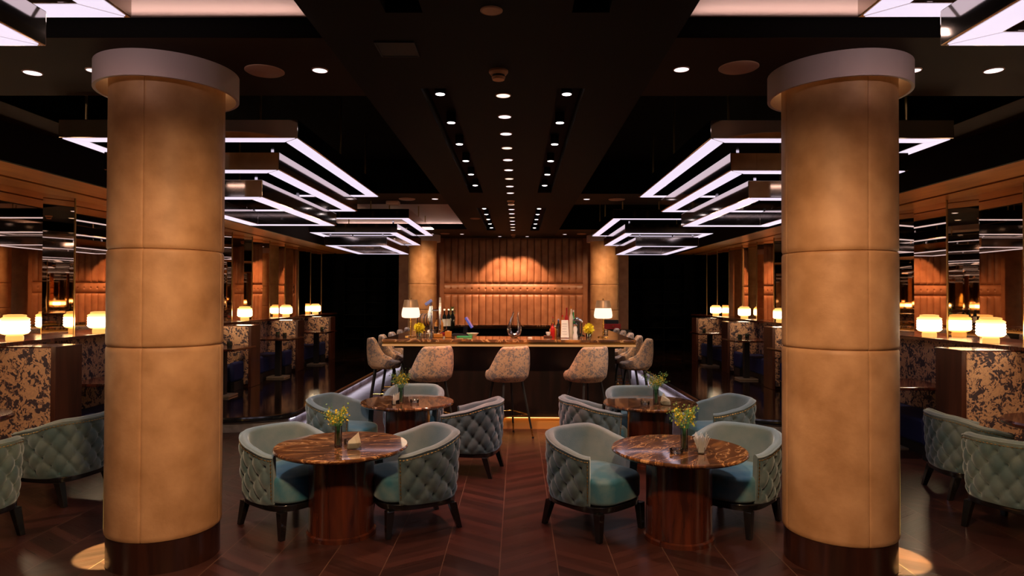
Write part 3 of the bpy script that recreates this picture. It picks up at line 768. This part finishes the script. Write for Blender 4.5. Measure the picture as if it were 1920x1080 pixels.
def place(proto, x, y, z, face, label, cat, group, sc_=1.0):
    global _used
    if proto.name not in _used: o = proto; _used.add(proto.name)
    else: o = copy_tree(proto)
    o.location = (x, y, z); o.rotation_euler = (0, 0, R(face+90)); tag(o, label, cat, group)
    return o
_used = set()
for x, l in ((-.955, 'left'), (0.0, 'middle'), (.975, 'right')):
    place(st0, x-.01, 8.33, 0, 122, 'floral bar stool at the front of the bar, %s one of the three' % l, 'bar stool', 'floral bar stools')
for s in (-1, 1):
    for i in range(5):
        place(st0, s*(1.83), 9.75+.80*i, 0, (0 if s < 0 else 180)+s*(-8), 'floral bar stool on the %s side of the bar, %s from the front' % ('left' if s < 0 else 'right', ORD[i]), 'bar stool', 'floral bar stools')

# tub chairs
def make_chair():
    t = thing('tub_chair')
    def top(a):
        a = abs(a); return .725-.125*ss((a-35)/95)
    A, B = .335, .325
    o1, P, S, Nn = shell(top, A, B, .235, 128, .058, M['velvet'], 'tufted_back', t, ex=2.5, n=150, tuft=True, taper=.90, split=True)
    # nailhead trim following the rim: one beaded strip
    pts = []; rs = []; n = 150
    dense = []
    def pt(i, z, tp=1): return Vector((P[i][0]*tp+Nn[i][0]*.003, P[i][1]*tp+Nn[i][1]*.003, z))
    for k in range(12): z = .27+.027*k; dense.append(pt(2, z, .90+.10*math.sqrt((z-.235)/.36)))
    for i in range(2, n-1): dense.append(pt(i, .235+(top(-128+256*i/n)-.235)*.93-.012))
    for k in range(12): z = .27+.027*(11-k); dense.append(pt(n-2, z, .90+.10*math.sqrt((z-.235)/.36)))
    acc = 0; step = .0045
    for a, b in zip(dense, dense[1:]):
        l = (b-a).length; m_ = max(1, round(l/step))
        for k in range(m_): pts.append(a.lerp(b, k/m_)); acc += l/m_; rs.append(.0015+.0045*max(0, math.cos(2*math.pi*acc/.027))**.6)
    MB().tube(pts, rs, 5).build('nailhead_trim', M['brassd'], t)
    # rim piping
    pts = [(P[i][0]+Nn[i][0]*.003, P[i][1]+Nn[i][1]*.003, .235+(top(-128+256*i/n)-.235)*.955) for i in range(0, n+1, 2)]
    MB().tube(pts, .006, 6).build('piping', M['velvet_in'], t)
    slab(.268, .335, .26, .245, .435, 3.6, rr=.035, dome=.015).build('seat', M['velvet_seat'], t)
    slab(.285, .315, .285, .195, .243, 3.4, rr=.008).build('base_frame', M['black'], t)
    for sx, sy in ((-1, -1), (1, -1), (1, 1), (-1, 1)):
        x0, y0 = sx*.232, (-.268 if sy < 0 else .215)
        x1, y1 = sx*.240, (-.280 if sy < 0 else .275)
        a, b = .030, .019
        vs = [(x0+p*a, y0+q*a, .20) for p, q in ((-1,-1),(1,-1),(1,1),(-1,1))]+[(x1+p*b, y1+q*b, 0) for p, q in ((-1,-1),(1,-1),(1,1),(-1,1))]
        MB().add(vs, [(0,3,2,1),(4,5,6,7),(0,1,5,4),(1,2,6,5),(2,3,7,6),(3,0,4,7)]).build('leg', M['black'], t, smooth=False, bev=.004)
    return t
tc = make_chair()
chairs = [
    (-1.64, 5.13, -38, 'teal tufted tub chair on the left of the near left table'),
    (-.68, 5.16, 208, 'teal tufted tub chair on the right of the near left table'),
    (.69, 5.13, -48, 'teal tufted tub chair on the left of the near right table'),
    (1.80, 5.22, 228, 'teal tub chair right of the near right table, half behind the right column'),
    (-1.68, 6.82, -14, 'teal tufted tub chair on the left of the far left table'),
    (-1.06, 7.55, -88, 'teal tub chair behind the far left table'),
    (-.36, 6.72, 168, 'teal tufted tub chair on the right of the far left table, back to the aisle'),
    (.88, 6.86, 12, 'teal tufted tub chair on the left of the far right table, back to the aisle'),
    (1.45, 7.48, -85, 'teal tub chair behind the far right table'),
    (2.20, 6.92, 192, 'teal tub chair on the right of the far right table'),
    (-3.84, 5.78, 168, 'dark teal tub chair left of the left column, at the dark round table'),
    (-3.84, 4.72, 160, 'teal tub chair cut off by the left picture edge'),
    (4.16, 6.02, -8, 'teal tub chair right of the right column, farther of the two'),
    (3.90, 5.08, 28, 'teal tub chair nearest the right picture edge'),
]
for x, y, f, l in chairs: place(tc, x, y, 0, f, l, 'armchair', 'teal tufted tub chairs')

# ------------------------------------------------------------------ lounge tables and what stands on them
tabs = [(-1.185, 4.94, 'near left', .2), (1.29, 4.88, 'near right', .9), (-1.04, 7.0, 'far left', 2.0), (1.50, 7.0, 'far right', 4.2)]
tt0 = thing('lounge_table')
MB().lathe([(.455, .612), (.478, .622), (.486, .632), (.486, .642), (.478, .65), (0.001, .65)], n=96, cap1=False).build('marble_top', M['marble'], tt0)
MB().lathe([(.235, .04), (.235, .612)], n=64).build('drum_base', M['redwood'], tt0)
MB().lathe([(.252, 0), (.252, .03), (.240, .04)], n=64).build('base_ring', M['redwood'], tt0)
for i, (x, y, l, rz) in enumerate(tabs):
    o = tt0 if i == 0 else copy_tree(tt0)
    o.location = (x, y, 0); o.rotation_euler = (0, 0, rz); tag(o, 'round brown marble lounge table with mahogany drum base, '+l, 'table', 'round marble lounge tables')
def px(xp, yp, Y):   # pixel on the photograph at a depth -> room point
    return ((xp-971)/1250*Y+CX, Y, 1.75-(yp-556)/1250*Y)
def bouquet(x, y, z, label, seed, hgt=.20, spread=.10, wisp=10):
    rnd = random.Random(seed)
    t = thing('flower_vase', (x, y, z), 0, label, 'vase of flowers', 'vases of small yellow flowers')
    MB().lathe([(.026, 0), (.027, .004), (.027, .16), (.0245, .16), (.0245, .012), (.001, .012)], n=24, cap1=False).build('glass_vase', M['glass'], t)
    st = MB()
    tips = []
    for i in range(26):
        a = rnd.uniform(0, 2*math.pi); rr = spread*math.sqrt(rnd.random())*.75; h = hgt+rnd.uniform(-.04, .045)
        p2 = Vector((rr*math.cos(a), rr*math.sin(a), h)); tips.append(p2)
        st.tube([(.008*math.cos(a), .008*math.sin(a), .014), (.012*math.cos(a), .012*math.sin(a), .13), p2], .0018, 4)
    for i in range(wisp):
        a = rnd.uniform(0, 2*math.pi); rr = spread*rnd.uniform(.8, 1.3); h = hgt+rnd.uniform(-.01, .09)
        p2 = Vector((rr*math.cos(a), rr*math.sin(a), h)); st.tube([(0, 0, .13), (p2*.5+Vector((0, 0, .06))), p2], .0009, 3); tips.append(p2)
    st.build('stems', M['stem'], t)
    bl = MB(); lf = MB()
    for i, p in enumerate(tips):
        for k in range(16 if i < 26 else 4):
            c = p+Vector((rnd.gauss(0, .013), rnd.gauss(0, .013), rnd.gauss(-.012, .017)))
            n1 = Vector((rnd.gauss(0, 1), rnd.gauss(0, 1), rnd.gauss(0, 1))).normalized(); u = n1.orthogonal()*rnd.uniform(.004, .0075); v = n1.cross(u).normalized()*u.length*(1 if k % 3 else .5)
            (bl if (k % 5) < 3 and i < 26 else lf).add([c-u, c-v, c+u, c+v], [(0, 1, 2, 3)])
    bl.build('blossoms', M['mustard'], t, fix=False); lf.build('leaves', M['leaf'], t, fix=False)
    MB().lathe([(.0235, .012), (.0235, .12)], n=20).build('water', M['water'], t)
def napkin(x, y, z, rz, label, fan=False):
    t = thing('napkin_holder', (x, y, z), rz, label, 'napkin holder', 'napkin holders on the lounge tables')
    mb = MB().box(-.05, .05, -.022, .022, 0, .004)
    mb.build('acrylic_base', M['glass'], t, smooth=False)
    MB().box(-.05, .05, -.024, -.021, .004, .045).box(-.05, .05, .021, .024, .004, .045).build('acrylic_sides', M['glass'], t, smooth=False)
    nk = MB()
    if fan:
        for k in range(13):
            f = -.018+.003*k; ty = (k-6)*.006
            nk.add([(-.03, f, .006), (.03, f, .006), (.04+.002*(k % 3), f+ty, .10+.012*(k % 4)), (-.04-.002*(k % 2), f+ty, .11+.01*((k*7) % 3))], [(0, 1, 2, 3)])
    else:
        for k in range(4):
            f = -.014+.009*k
            nk.add([(-.045, f, .006), (.03, f, .006), (.05, f+.004, .03), (.028, f+.012*k-.01, .125-.008*k), (.0, f+.006, .085), (-.04, f, .055)], [(0, 1, 2, 3, 4, 5)])
    o = nk.build('napkins', M['white'] if fan else M['cream'], t, smooth=False, fix=False); s_ = o.modifiers.new('thick', 'SOLIDIFY'); s_.thickness = .0015
def ashtray(x, y, z, label):
    t = thing('glass_ashtray', (x, y, z), 0, label, 'ashtray', 'clear glass ashtrays on the lounge tables')
    MB().lathe([(.040, 0), (.046, .004), (.048, .03), (.040, .03), (.034, .010), (.001, .009)], n=20, cap1=False).build('bowl', M['glass'], t)
    mb = MB()
    for k in range(3): a = k*2.09; mb.box(.043*math.cos(a)-.005, .043*math.cos(a)+.005, .043*math.sin(a)-.005, .043*math.sin(a)+.005, .029, .036)
    mb.build('rests', M['glass'], t)
T = .651
bouquet(-1.19, 4.86, T, 'glass vase of small yellow flowers on the near left table', 1, .235, .085)
bouquet(1.31, 4.80, T, 'glass vase of yellow flowers and green sprigs on the near right table', 2, .25, .085, 22)
bouquet(-1.085, 6.87, T, 'glass vase of yellow flowers on the far left table', 3, .25, .09, 18)
bouquet(1.53, 6.85, T, 'glass vase of wispy yellow flowers on the far right table', 4, .25, .10, 28)
napkin(-1.06, 4.80, T, .35, 'cream napkins in a clear holder on the near left table')
napkin(1.42, 4.74, T, 1.2, 'fanned white napkins in a clear holder on the near right table', True)
napkin(-1.12, 6.78, T, 1.3, 'cream napkins in a clear holder on the far left table')
napkin(1.62, 6.80, T, 2.6, 'cream napkins in a clear holder on the far right table')
ashtray(-1.13, 4.97, T, 'clear glass ashtray on the near left table')
ashtray(1.235, 4.72, T, 'clear glass ashtray on the near right table')
ashtray(-.95, 6.9, T, 'clear glass ashtray on the far left table')
ashtray(1.42, 6.85, T, 'clear glass ashtray on the far right table')

# ------------------------------------------------------------------ things on the bar
def bar_lamp(x, y, label):
    t = thing('bar_lamp', (x, y, ZC), 0, label, 'lamp', 'table lamps on the bar')
    MB().lathe([(.075, 0), (.075, .012), (.02, .02)], n=32).build('base', M['brass'], t)
    MB().cyl((0, 0, .018), (0, 0, .30), .009, n=12).build('stem', M['brass'], t)
    MB().lathe([(.085, .258), (.118, .268), (.126, .30), (.118, .36), (.108, .40), (.104, .40), (.112, .36)], n=36, cap1=False).build('glowing_shade', M['lampshade'], t)
    MB().lathe([(.1085, .40), (.090, .50), (.086, .505), (.01, .507)], n=36, cap0=False).build('copper_top', M['shadetop'], t)
    MB().blob((0, 0, .518), .010, .010, .013, 10).build('finial', M['brass'], t)
bar_lamp(-1.355, 9.15, 'brass table lamp with white glowing shade at the left end of the bar')
bar_lamp(1.285, 9.15, 'brass table lamp with white glowing shade at the right end of the bar')
def pompom(x, y, label, seed):
    rnd = random.Random(seed)
    t = thing('flower_jar', (x, y, ZC), 0, label, 'vase of flowers', 'yellow flower jars on the bar')
    MB().lathe([(.035, 0), (.038, .06), (.035, .06), (.032, .006), (.001, .005)], n=20, cap1=False).build('glass_jar', M['glass'], t)
    mb = MB()
    for i in range(170):
        n1 = Vector((rnd.gauss(0, 1), rnd.gauss(0, 1), rnd.gauss(.2, 1))).normalized(); c = Vector((0, 0, .115))
        s1 = n1.orthogonal().normalized()*.010
        mb.add([c+n1*.02, c+n1*.055+s1, c+n1*rnd.uniform(.078, .092), c+n1*.055-s1], [(0, 1, 2, 3)])
    mb.blob((0, 0, .115), .05, .05, .05, 12)
    mb.build('petals', M['yellow'], t, fix=False)
    MB().cyl((0, 0, .008), (0, 0, .08), .006).build('stem', M['stem'], t)
pompom(-1.235, 9.13, 'jar of bright yellow flowers beside the left bar lamp', 3)
pompom(1.085, 9.13, 'jar of bright yellow flowers beside the right bar lamp', 4)
# decanter: two hollow arms rising from a round base
t = thing('decanter', (.07, 9.0, ZC), 0, 'clear U-shaped glass decanter in the middle of the bar top', 'decanter')
pts = []; rs = []
for i in range(25):
    f = i/24
    if f < .5: a = f/.5; x = -.012-.075*math.sin(math.pi*min(1, (1-a)*.78+.12))*1.0; 
    pts.append(None)
pts = [(.020, 0, .335), (.005, 0, .30), (-.045, 0, .22), (-.068, 0, .15), (-.072, 0, .10), (-.055, 0, .055), (-.025, 0, .032), (0, 0, .028), (.025, 0, .032), (.055, 0, .055), (.072, 0, .10), (.068, 0, .15), (.052, 0, .22), (.045, 0, .29), (.052, 0, .345)]
pts[0] = (-.012, 0, .345); pts[1] = (-.022, 0, .30)
rs = [.008, .011, .020, .026, .030, .033, .034, .034, .034, .033, .030, .025, .016, .010, .007]
MB().tube(pts, rs, 16).build('glass_body', thin_glass('decanter_glass', (.85, .83, .80), .30), t)
MB().tube([(-.035, 0, .04), (0, 0, .03), (.035, 0, .04)], [.018, .022, .018], 12).build('inner_glass', thin_glass('decanter_inner_glass', (.8, .8, .8), .35), t)
# bottles
def bottle(x, y, h, r, m, capm, label, z=ZC, lab=None, group='bottles on the bar', cat='bottle'):
    t = thing('bottle', (x, y, z), 0, label, cat, group)
    MB().lathe([(r*.92, 0), (r, .01), (r, h*.60), (r*.85, h*.67), (r*.36, h*.76), (r*.33, h*.93)], n=20).build('body', m, t)
    MB().lathe([(r*.38, h*.92), (r*.38, h)], n=14).build('cap', capm, t)
    if lab: MB().lathe([(r*1.02, h*.14), (r*1.02, h*.50)], n=20, cap0=False, cap1=False).build('paper_label', lab, t)
bd = mat('dark_wine_glass', (.01, .012, .008), .08)
for i, (xp, l) in enumerate(((833.5, 'left'), (840.5, 'middle'), (847, 'right'))):
    X = (xp-971)/1250*11.3+CX; bottle(X, 11.3+.08*i, .34, .034, bd, M['chrome'], 'dark wine bottle on the left side of the bar, %s one of three' % l, lab=M['cream'] if i < 2 else None, group='dark wine bottles')
clus = [(1032, 9.5, .16, .028, 'amber', 'red', 'short amber bottle at the left of the bottle cluster'), (1036.5, 9.14, .20, .030, 'red', 'brass', 'small red and gold bottle in the cluster'), (1041, 9.3, .15, .034, 'amber', 'white', 'squat orange juice bottle in the cluster'), (1047, 9.25, .235, .028, 'glass', 'bluep', 'clear bottle with blue cap behind the white menu card'),
        (1052, 9.55, .30, .030, 'amber', 'red', 'amber bottle with red pourer behind the menu card'), (1060, 9.68, .40, .030, 'red', 'red', 'tall red bottle with red cap in the cluster'), (1068, 9.55, .42, .028, 'cream', 'amber', 'tall cream bottle with orange cap in the cluster'), (1072, 9.6, .37, .030, 'green', 'white', 'tall green bottle in the cluster right of the menu card'), (1045, 9.78, .24, .03, 'greenglass', 'white', 'pale green bottle in the cluster'), (1035, 9.75, .27, .024, 'glass', 'red', 'slim clear bottle with red cap at the cluster back')]
for xp, Y, h, r, a, b, l in clus:
    bottle((xp-971)/1250*Y+CX, min(Y, 9.31) if Y < 9.4 else Y-.29, h, r, M[a], M[b], l, group='bottle cluster on the bar')
t = thing('menu_card', ((1058-971)/1250*9.1+CX, 8.98, ZC), 0, 'white menu card standing on the bar in front of the bottle cluster', 'menu card')
MB().prism([(-.055, -.02), (.055, -.02), (.055, .02), (-.055, .02)], 0, .006).build('stand', M['glass'], t, smooth=False)
MB().add([(-.055, -.015, .006), (.055, -.015, .006), (.045, .012, .24), (-.045, .012, .24), (-.055, -.011, .006), (.055, -.011, .006), (.045, .016, .24), (-.045, .016, .24)], [(0,1,2,3),(7,6,5,4),(0,4,5,1),(1,5,6,2),(2,6,7,3),(3,7,4,0)]).build('card', M['white'], t, smooth=False)
mb = MB()
for i in range(5): mb.box(-.035, .03-.006*(i % 3), -.0165+.0045*i-.001, -.0155+.0045*i-.001, .05+.035*i, .054+.035*i)
mb.build('printed_lines', mat('grey_print', (.35, .33, .36), .8), t, smooth=False)
# coffee grinder, pepper mill
t = thing('coffee_grinder', ((1087-971)/1250*9.15+CX-.02, 9.20, ZC), 0, 'black and chrome coffee grinder left of the right yellow flowers', 'coffee grinder')
MB().box(-.05, .03, -.05, .05, 0, .03).box(-.035, .025, -.03, .04, .03, .22).build('body', M['matblack'], t, bev=.008)
MB().tube([(-.06, 0, .225), (-.02, 0, .25), (.04, 0, .215), (.055, 0, .20)], [.02, .03, .024, .02], 12).build('chrome_head', M['chrome'], t)
MB().cyl((.05, 0, .01), (.05, 0, .20), .01).build('side_tube', M['chrome'], t)
t = thing('pepper_mill', ((1078-971)/1250*9.05+CX, 9.0, ZC), 0, 'white pepper mill with chrome top beside the coffee grinder', 'mill')
MB().lathe([(.034, 0), (.036, .02), (.022, .07), (.030, .12), (.018, .16)], n=20).build('body', M['white'], t)
MB().lathe([(.024, .16), (.028, .18), (.01, .20)], n=16).build('top', M['chrome'], t)
t = thing('coaster', ((994-971)/1250*8.9+CX, 8.92, ZC), 0, 'small white coaster right of the glass decanter', 'coaster')
MB().lathe([(.03, 0), (.032, .012), (.028, .014)], n=20).build('disc', M['cream'], t)
t = thing('cup_stack', ((1028-971)/1250*9.1+CX, 9.1, ZC), 0, 'white cup on a small wooden tray left of the bottle cluster', 'cup')
MB().box(-.06, .05, -.04, .04, 0, .025).build('tray', M['endwood'], t, bev=.004)
MB().lathe([(.018, .026), (.03, .05), (.032, .075), (.029, .075), (.02, .035)], n=18, cap1=False).build('cup', M['white'], t)
# glass candle holders, green tray
for i, (xp, m_, l) in enumerate(((802, 'glass', 'clear glass block candle holder, left of three on the bar'), (822, 'amber', 'orange candle holder, middle of three on the bar'), (841, 'amber', 'orange candle jar, right of three on the bar'))):
    t = thing('candle_holder', ((xp-971)/1250*9.0+CX, 9.0, ZC), 0, l, 'candle holder', 'candle holders on the bar')
    h = (.05, .05, .085)[i]; w_ = (.085, .06, .045)[i]
    MB().box(-w_, w_, -.04, .04, 0, h).build('holder', M[m_] if i else M['glass'], t, bev=.008)
    MB().lathe([(.018, h), (.018, h+.006)], n=14).build('candle', M['cream'], t)
t = thing('serving_tray', ((872-971)/1250*9.1+CX, 9.1, ZC), 0, 'green and cream serving tray on the bar left of the decanter', 'tray')
MB().box(-.11, .10, -.06, .05, 0, .014).build('green_mat', M['green'], t, bev=.004)
MB().lathe([(.05, .015), (.085, .05), (.082, .05), (.048, .02)], n=28, cap1=False).build('cream_bowl', M['cream'], t).location = (.10, .08, 0)
# POS terminal
t = thing('till_screen', ((872-971)/1250*9.75+CX, 9.85, .90), 0, 'tilted blue-lit till screen on a black stand inside the bar', 'till')
MB().box(-.20, .13, -.12, .12, 0, .30).build('stand', M['matblack'], t, bev=.02)
MB().box(-.03, .03, -.03, .03, .30, .40).build('neck', M['matblack'], t)
o = MB().box(-.012, .012, -.14, .14, -.085, .095).build('screen', M['screen'], t, bev=.004); o.location = (.055, 0, .46); o.rotation_euler = (0, R(-32), 0)
for i, (dx, dz, w_) in enumerate(((-.17, .31, .05), (-.13, .25, .07))):
    pass
tag(MB().box(-1.02, -.90, 9.72, 9.86, .901, 1.22).build('red_caddy', M['red'], bev=.02), 'red and black caddy left of the till inside the bar', 'caddy')
# beer tap on the left side of the bar
t = thing('beer_tap', ((808-971)/1250*10.6+CX, 10.6, ZC), 0, 'chrome beer tap with blue angled handle on the left side of the bar', 'beer tap')
MB().lathe([(.06, 0), (.06, .015), (.02, .03)], n=24).build('base', M['chrome'], t)
MB().cyl((0, 0, .02), (0, 0, .40), .028, n=16).build('column', M['chrome'], t)
MB().cyl((0, 0, .33), (.145, 0, .33), .014).build('crossbar', M['chrome'], t)
MB().cyl((.145, 0, .02), (.145, 0, .54), .018).build('second_column', M['chrome'], t)
MB().cyl((-.02, 0, .36), (.005, 0, .45), .016).build('handle', M['chrome'], t)
o = MB().box(-.065, .065, -.012, .012, -.025, .025).build('blue_badge', mat('blue_badge', (.20, .25, .65), .3), t, bev=.006); o.location = (-.035, -.02, .455); o.rotation_euler = (0, R(-35), 0)
MB().cyl((-.035, -.01, .16), (-.03, -.01, .34), .010).build('spout', M['chrome'], t)
# barrel
t = thing('small_barrel', ((797-971)/1250*11.8+CX, 11.8, ZC), 0, 'small wooden barrel behind the beer tap', 'barrel')
prof = [(.09+.025*math.sin(math.pi*i/10), -.13+.26*i/10) for i in range(11)]
Mx = Matrix.Translation((0, 0, .135)) @ Matrix.Rotation(R(90), 4, 'Y') @ Matrix.Rotation(R(20), 4, 'X')
bw = wood('barrel_oak', (.35, .14, .04), (.50, .22, .07))
o = MB().lathe(prof, n=28).build('staves', bw, t); o.matrix_local = Mx
for zz in (-.09, -.04, .04, .09):
    o = MB().lathe([(.097+.020*math.cos(zz*9), zz-.008), (.097+.020*math.cos(zz*9), zz+.008)], n=28, cap0=False, cap1=False).build('hoop', M['matblack'], t); o.matrix_local = Mx
MB().box(-.10, .10, -.05, .05, 0, .03).build('cradle', M['darkwood'], t)
# small plant, glasses near wine bottles
t = thing('potted_herb', ((849-971)/1250*11.8+CX-.0, 11.75, ZC), 0, 'leafy green herb in a dark pot behind the wine bottles', 'plant')
MB().lathe([(.04, 0), (.05, .20)], n=16).build('pot', M['matblack'], t)
mb = MB(); rnd = random.Random(5)
for i in range(90):
    a = rnd.uniform(0, 6.28); rr = rnd.uniform(0, .05); c = Vector((rr*math.cos(a), rr*math.sin(a), .20+rnd.uniform(0, .17))); n1 = Vector((rnd.gauss(0, 1), rnd.gauss(0, 1), rnd.gauss(0, 1))).normalized(); u = n1.orthogonal().normalized()*.018; v = n1.cross(u)*.5
    mb.add([c-u, c-v, c+u, c+v], [(0, 1, 2, 3)])
mb.build('foliage', M['leaf'], t, fix=False)
for i, xp in enumerate((819, 828)):
    X = (xp-971)/1250*10.9+CX
    bottle(X, 10.9, .19, .032, M['amber'], M['greenglass'], 'small amber bottle, %s one beside the beer tap' % ('left', 'right')[i], group='small amber bottles by the tap')
for i, xp in enumerate((835, 843, 851)):
    t = thing('whisky_glass', (-1.13-.012*i, 10.15+.085*i, ZC), 0, '%s amber drinking glass from the left below the wine bottles' % ORD[i], 'glass', 'amber glasses on the bar')
    MB().lathe([(.028, 0), (.034, .09), (.031, .09), (.026, .01)], n=18, cap1=False).build('tumbler', M['glass'], t)
    MB().lathe([(.025, .011), (.029, .05)], n=18).build('drink', M['amber'], t)
# card machine / red box at the far right corner
t = thing('side_cabinet', (2.2, 14.5, 0), 0, 'dark side cabinet beyond the far right corner of the bar, under the red box', 'cabinet')
MB().box(-.4, .35, -.2, .2, 0, 1.02).build('body', M['darkwood'], t, smooth=False, bev=.005)
MB().box(-.41, .36, -.21, .21, 1.02, 1.049).build('top', M['black'], t, smooth=False)
t = thing('red_drawer_box', (2.17, 14.5, 1.05), 0, 'red box with round brass knob and black top beyond the bar, right', 'box')
MB().box(-.19, .17, -.10, .10, 0, .12).build('drawer', M['red'], t, bev=.008)
MB().box(-.17, .12, -.09, .09, .12, .20).build('black_top', M['matblack'], t, bev=.01)
MB().blob((0, -.105, .06), .018, .010, .018, 10).build('knob', M['brass'], t)
t = thing('tea_light', ((1136-971)/1250*10.3+CX, 10.3, ZC), 0, 'small clear glass on the right side of the bar behind the lamp', 'glass')
MB().lathe([(.03, 0), (.036, .05), (.033, .05), (.027, .008)], n=18, cap1=False).build('bowl', M['glass'], t)
MB().lathe([(.024, .009), (.026, .02)], n=14).build('wax', M['white'], t)

# dark display shelves on the back wall either side
for s, nm in ((-1, 'left'), (1, 'right')):
    t = thing('display_shelf', (s*4.0, 19.3, ZP), 0, 'barely visible dark display shelves in the black far corner on the %s' % nm, 'shelves')
    mb = MB()
    for k in range(6): mb.box(-.9, .9, -.15, .15, .35*k+.3, .35*k+.33)
    mb.build('shelf_board', M['void'], t, smooth=False)
    mb = MB()
    for x in (-.9, -.3, .3, .88): mb.box(x, x+.02, -.15, .15, 0, 2.5)
    mb.build('upright', M['void'], t, smooth=False)
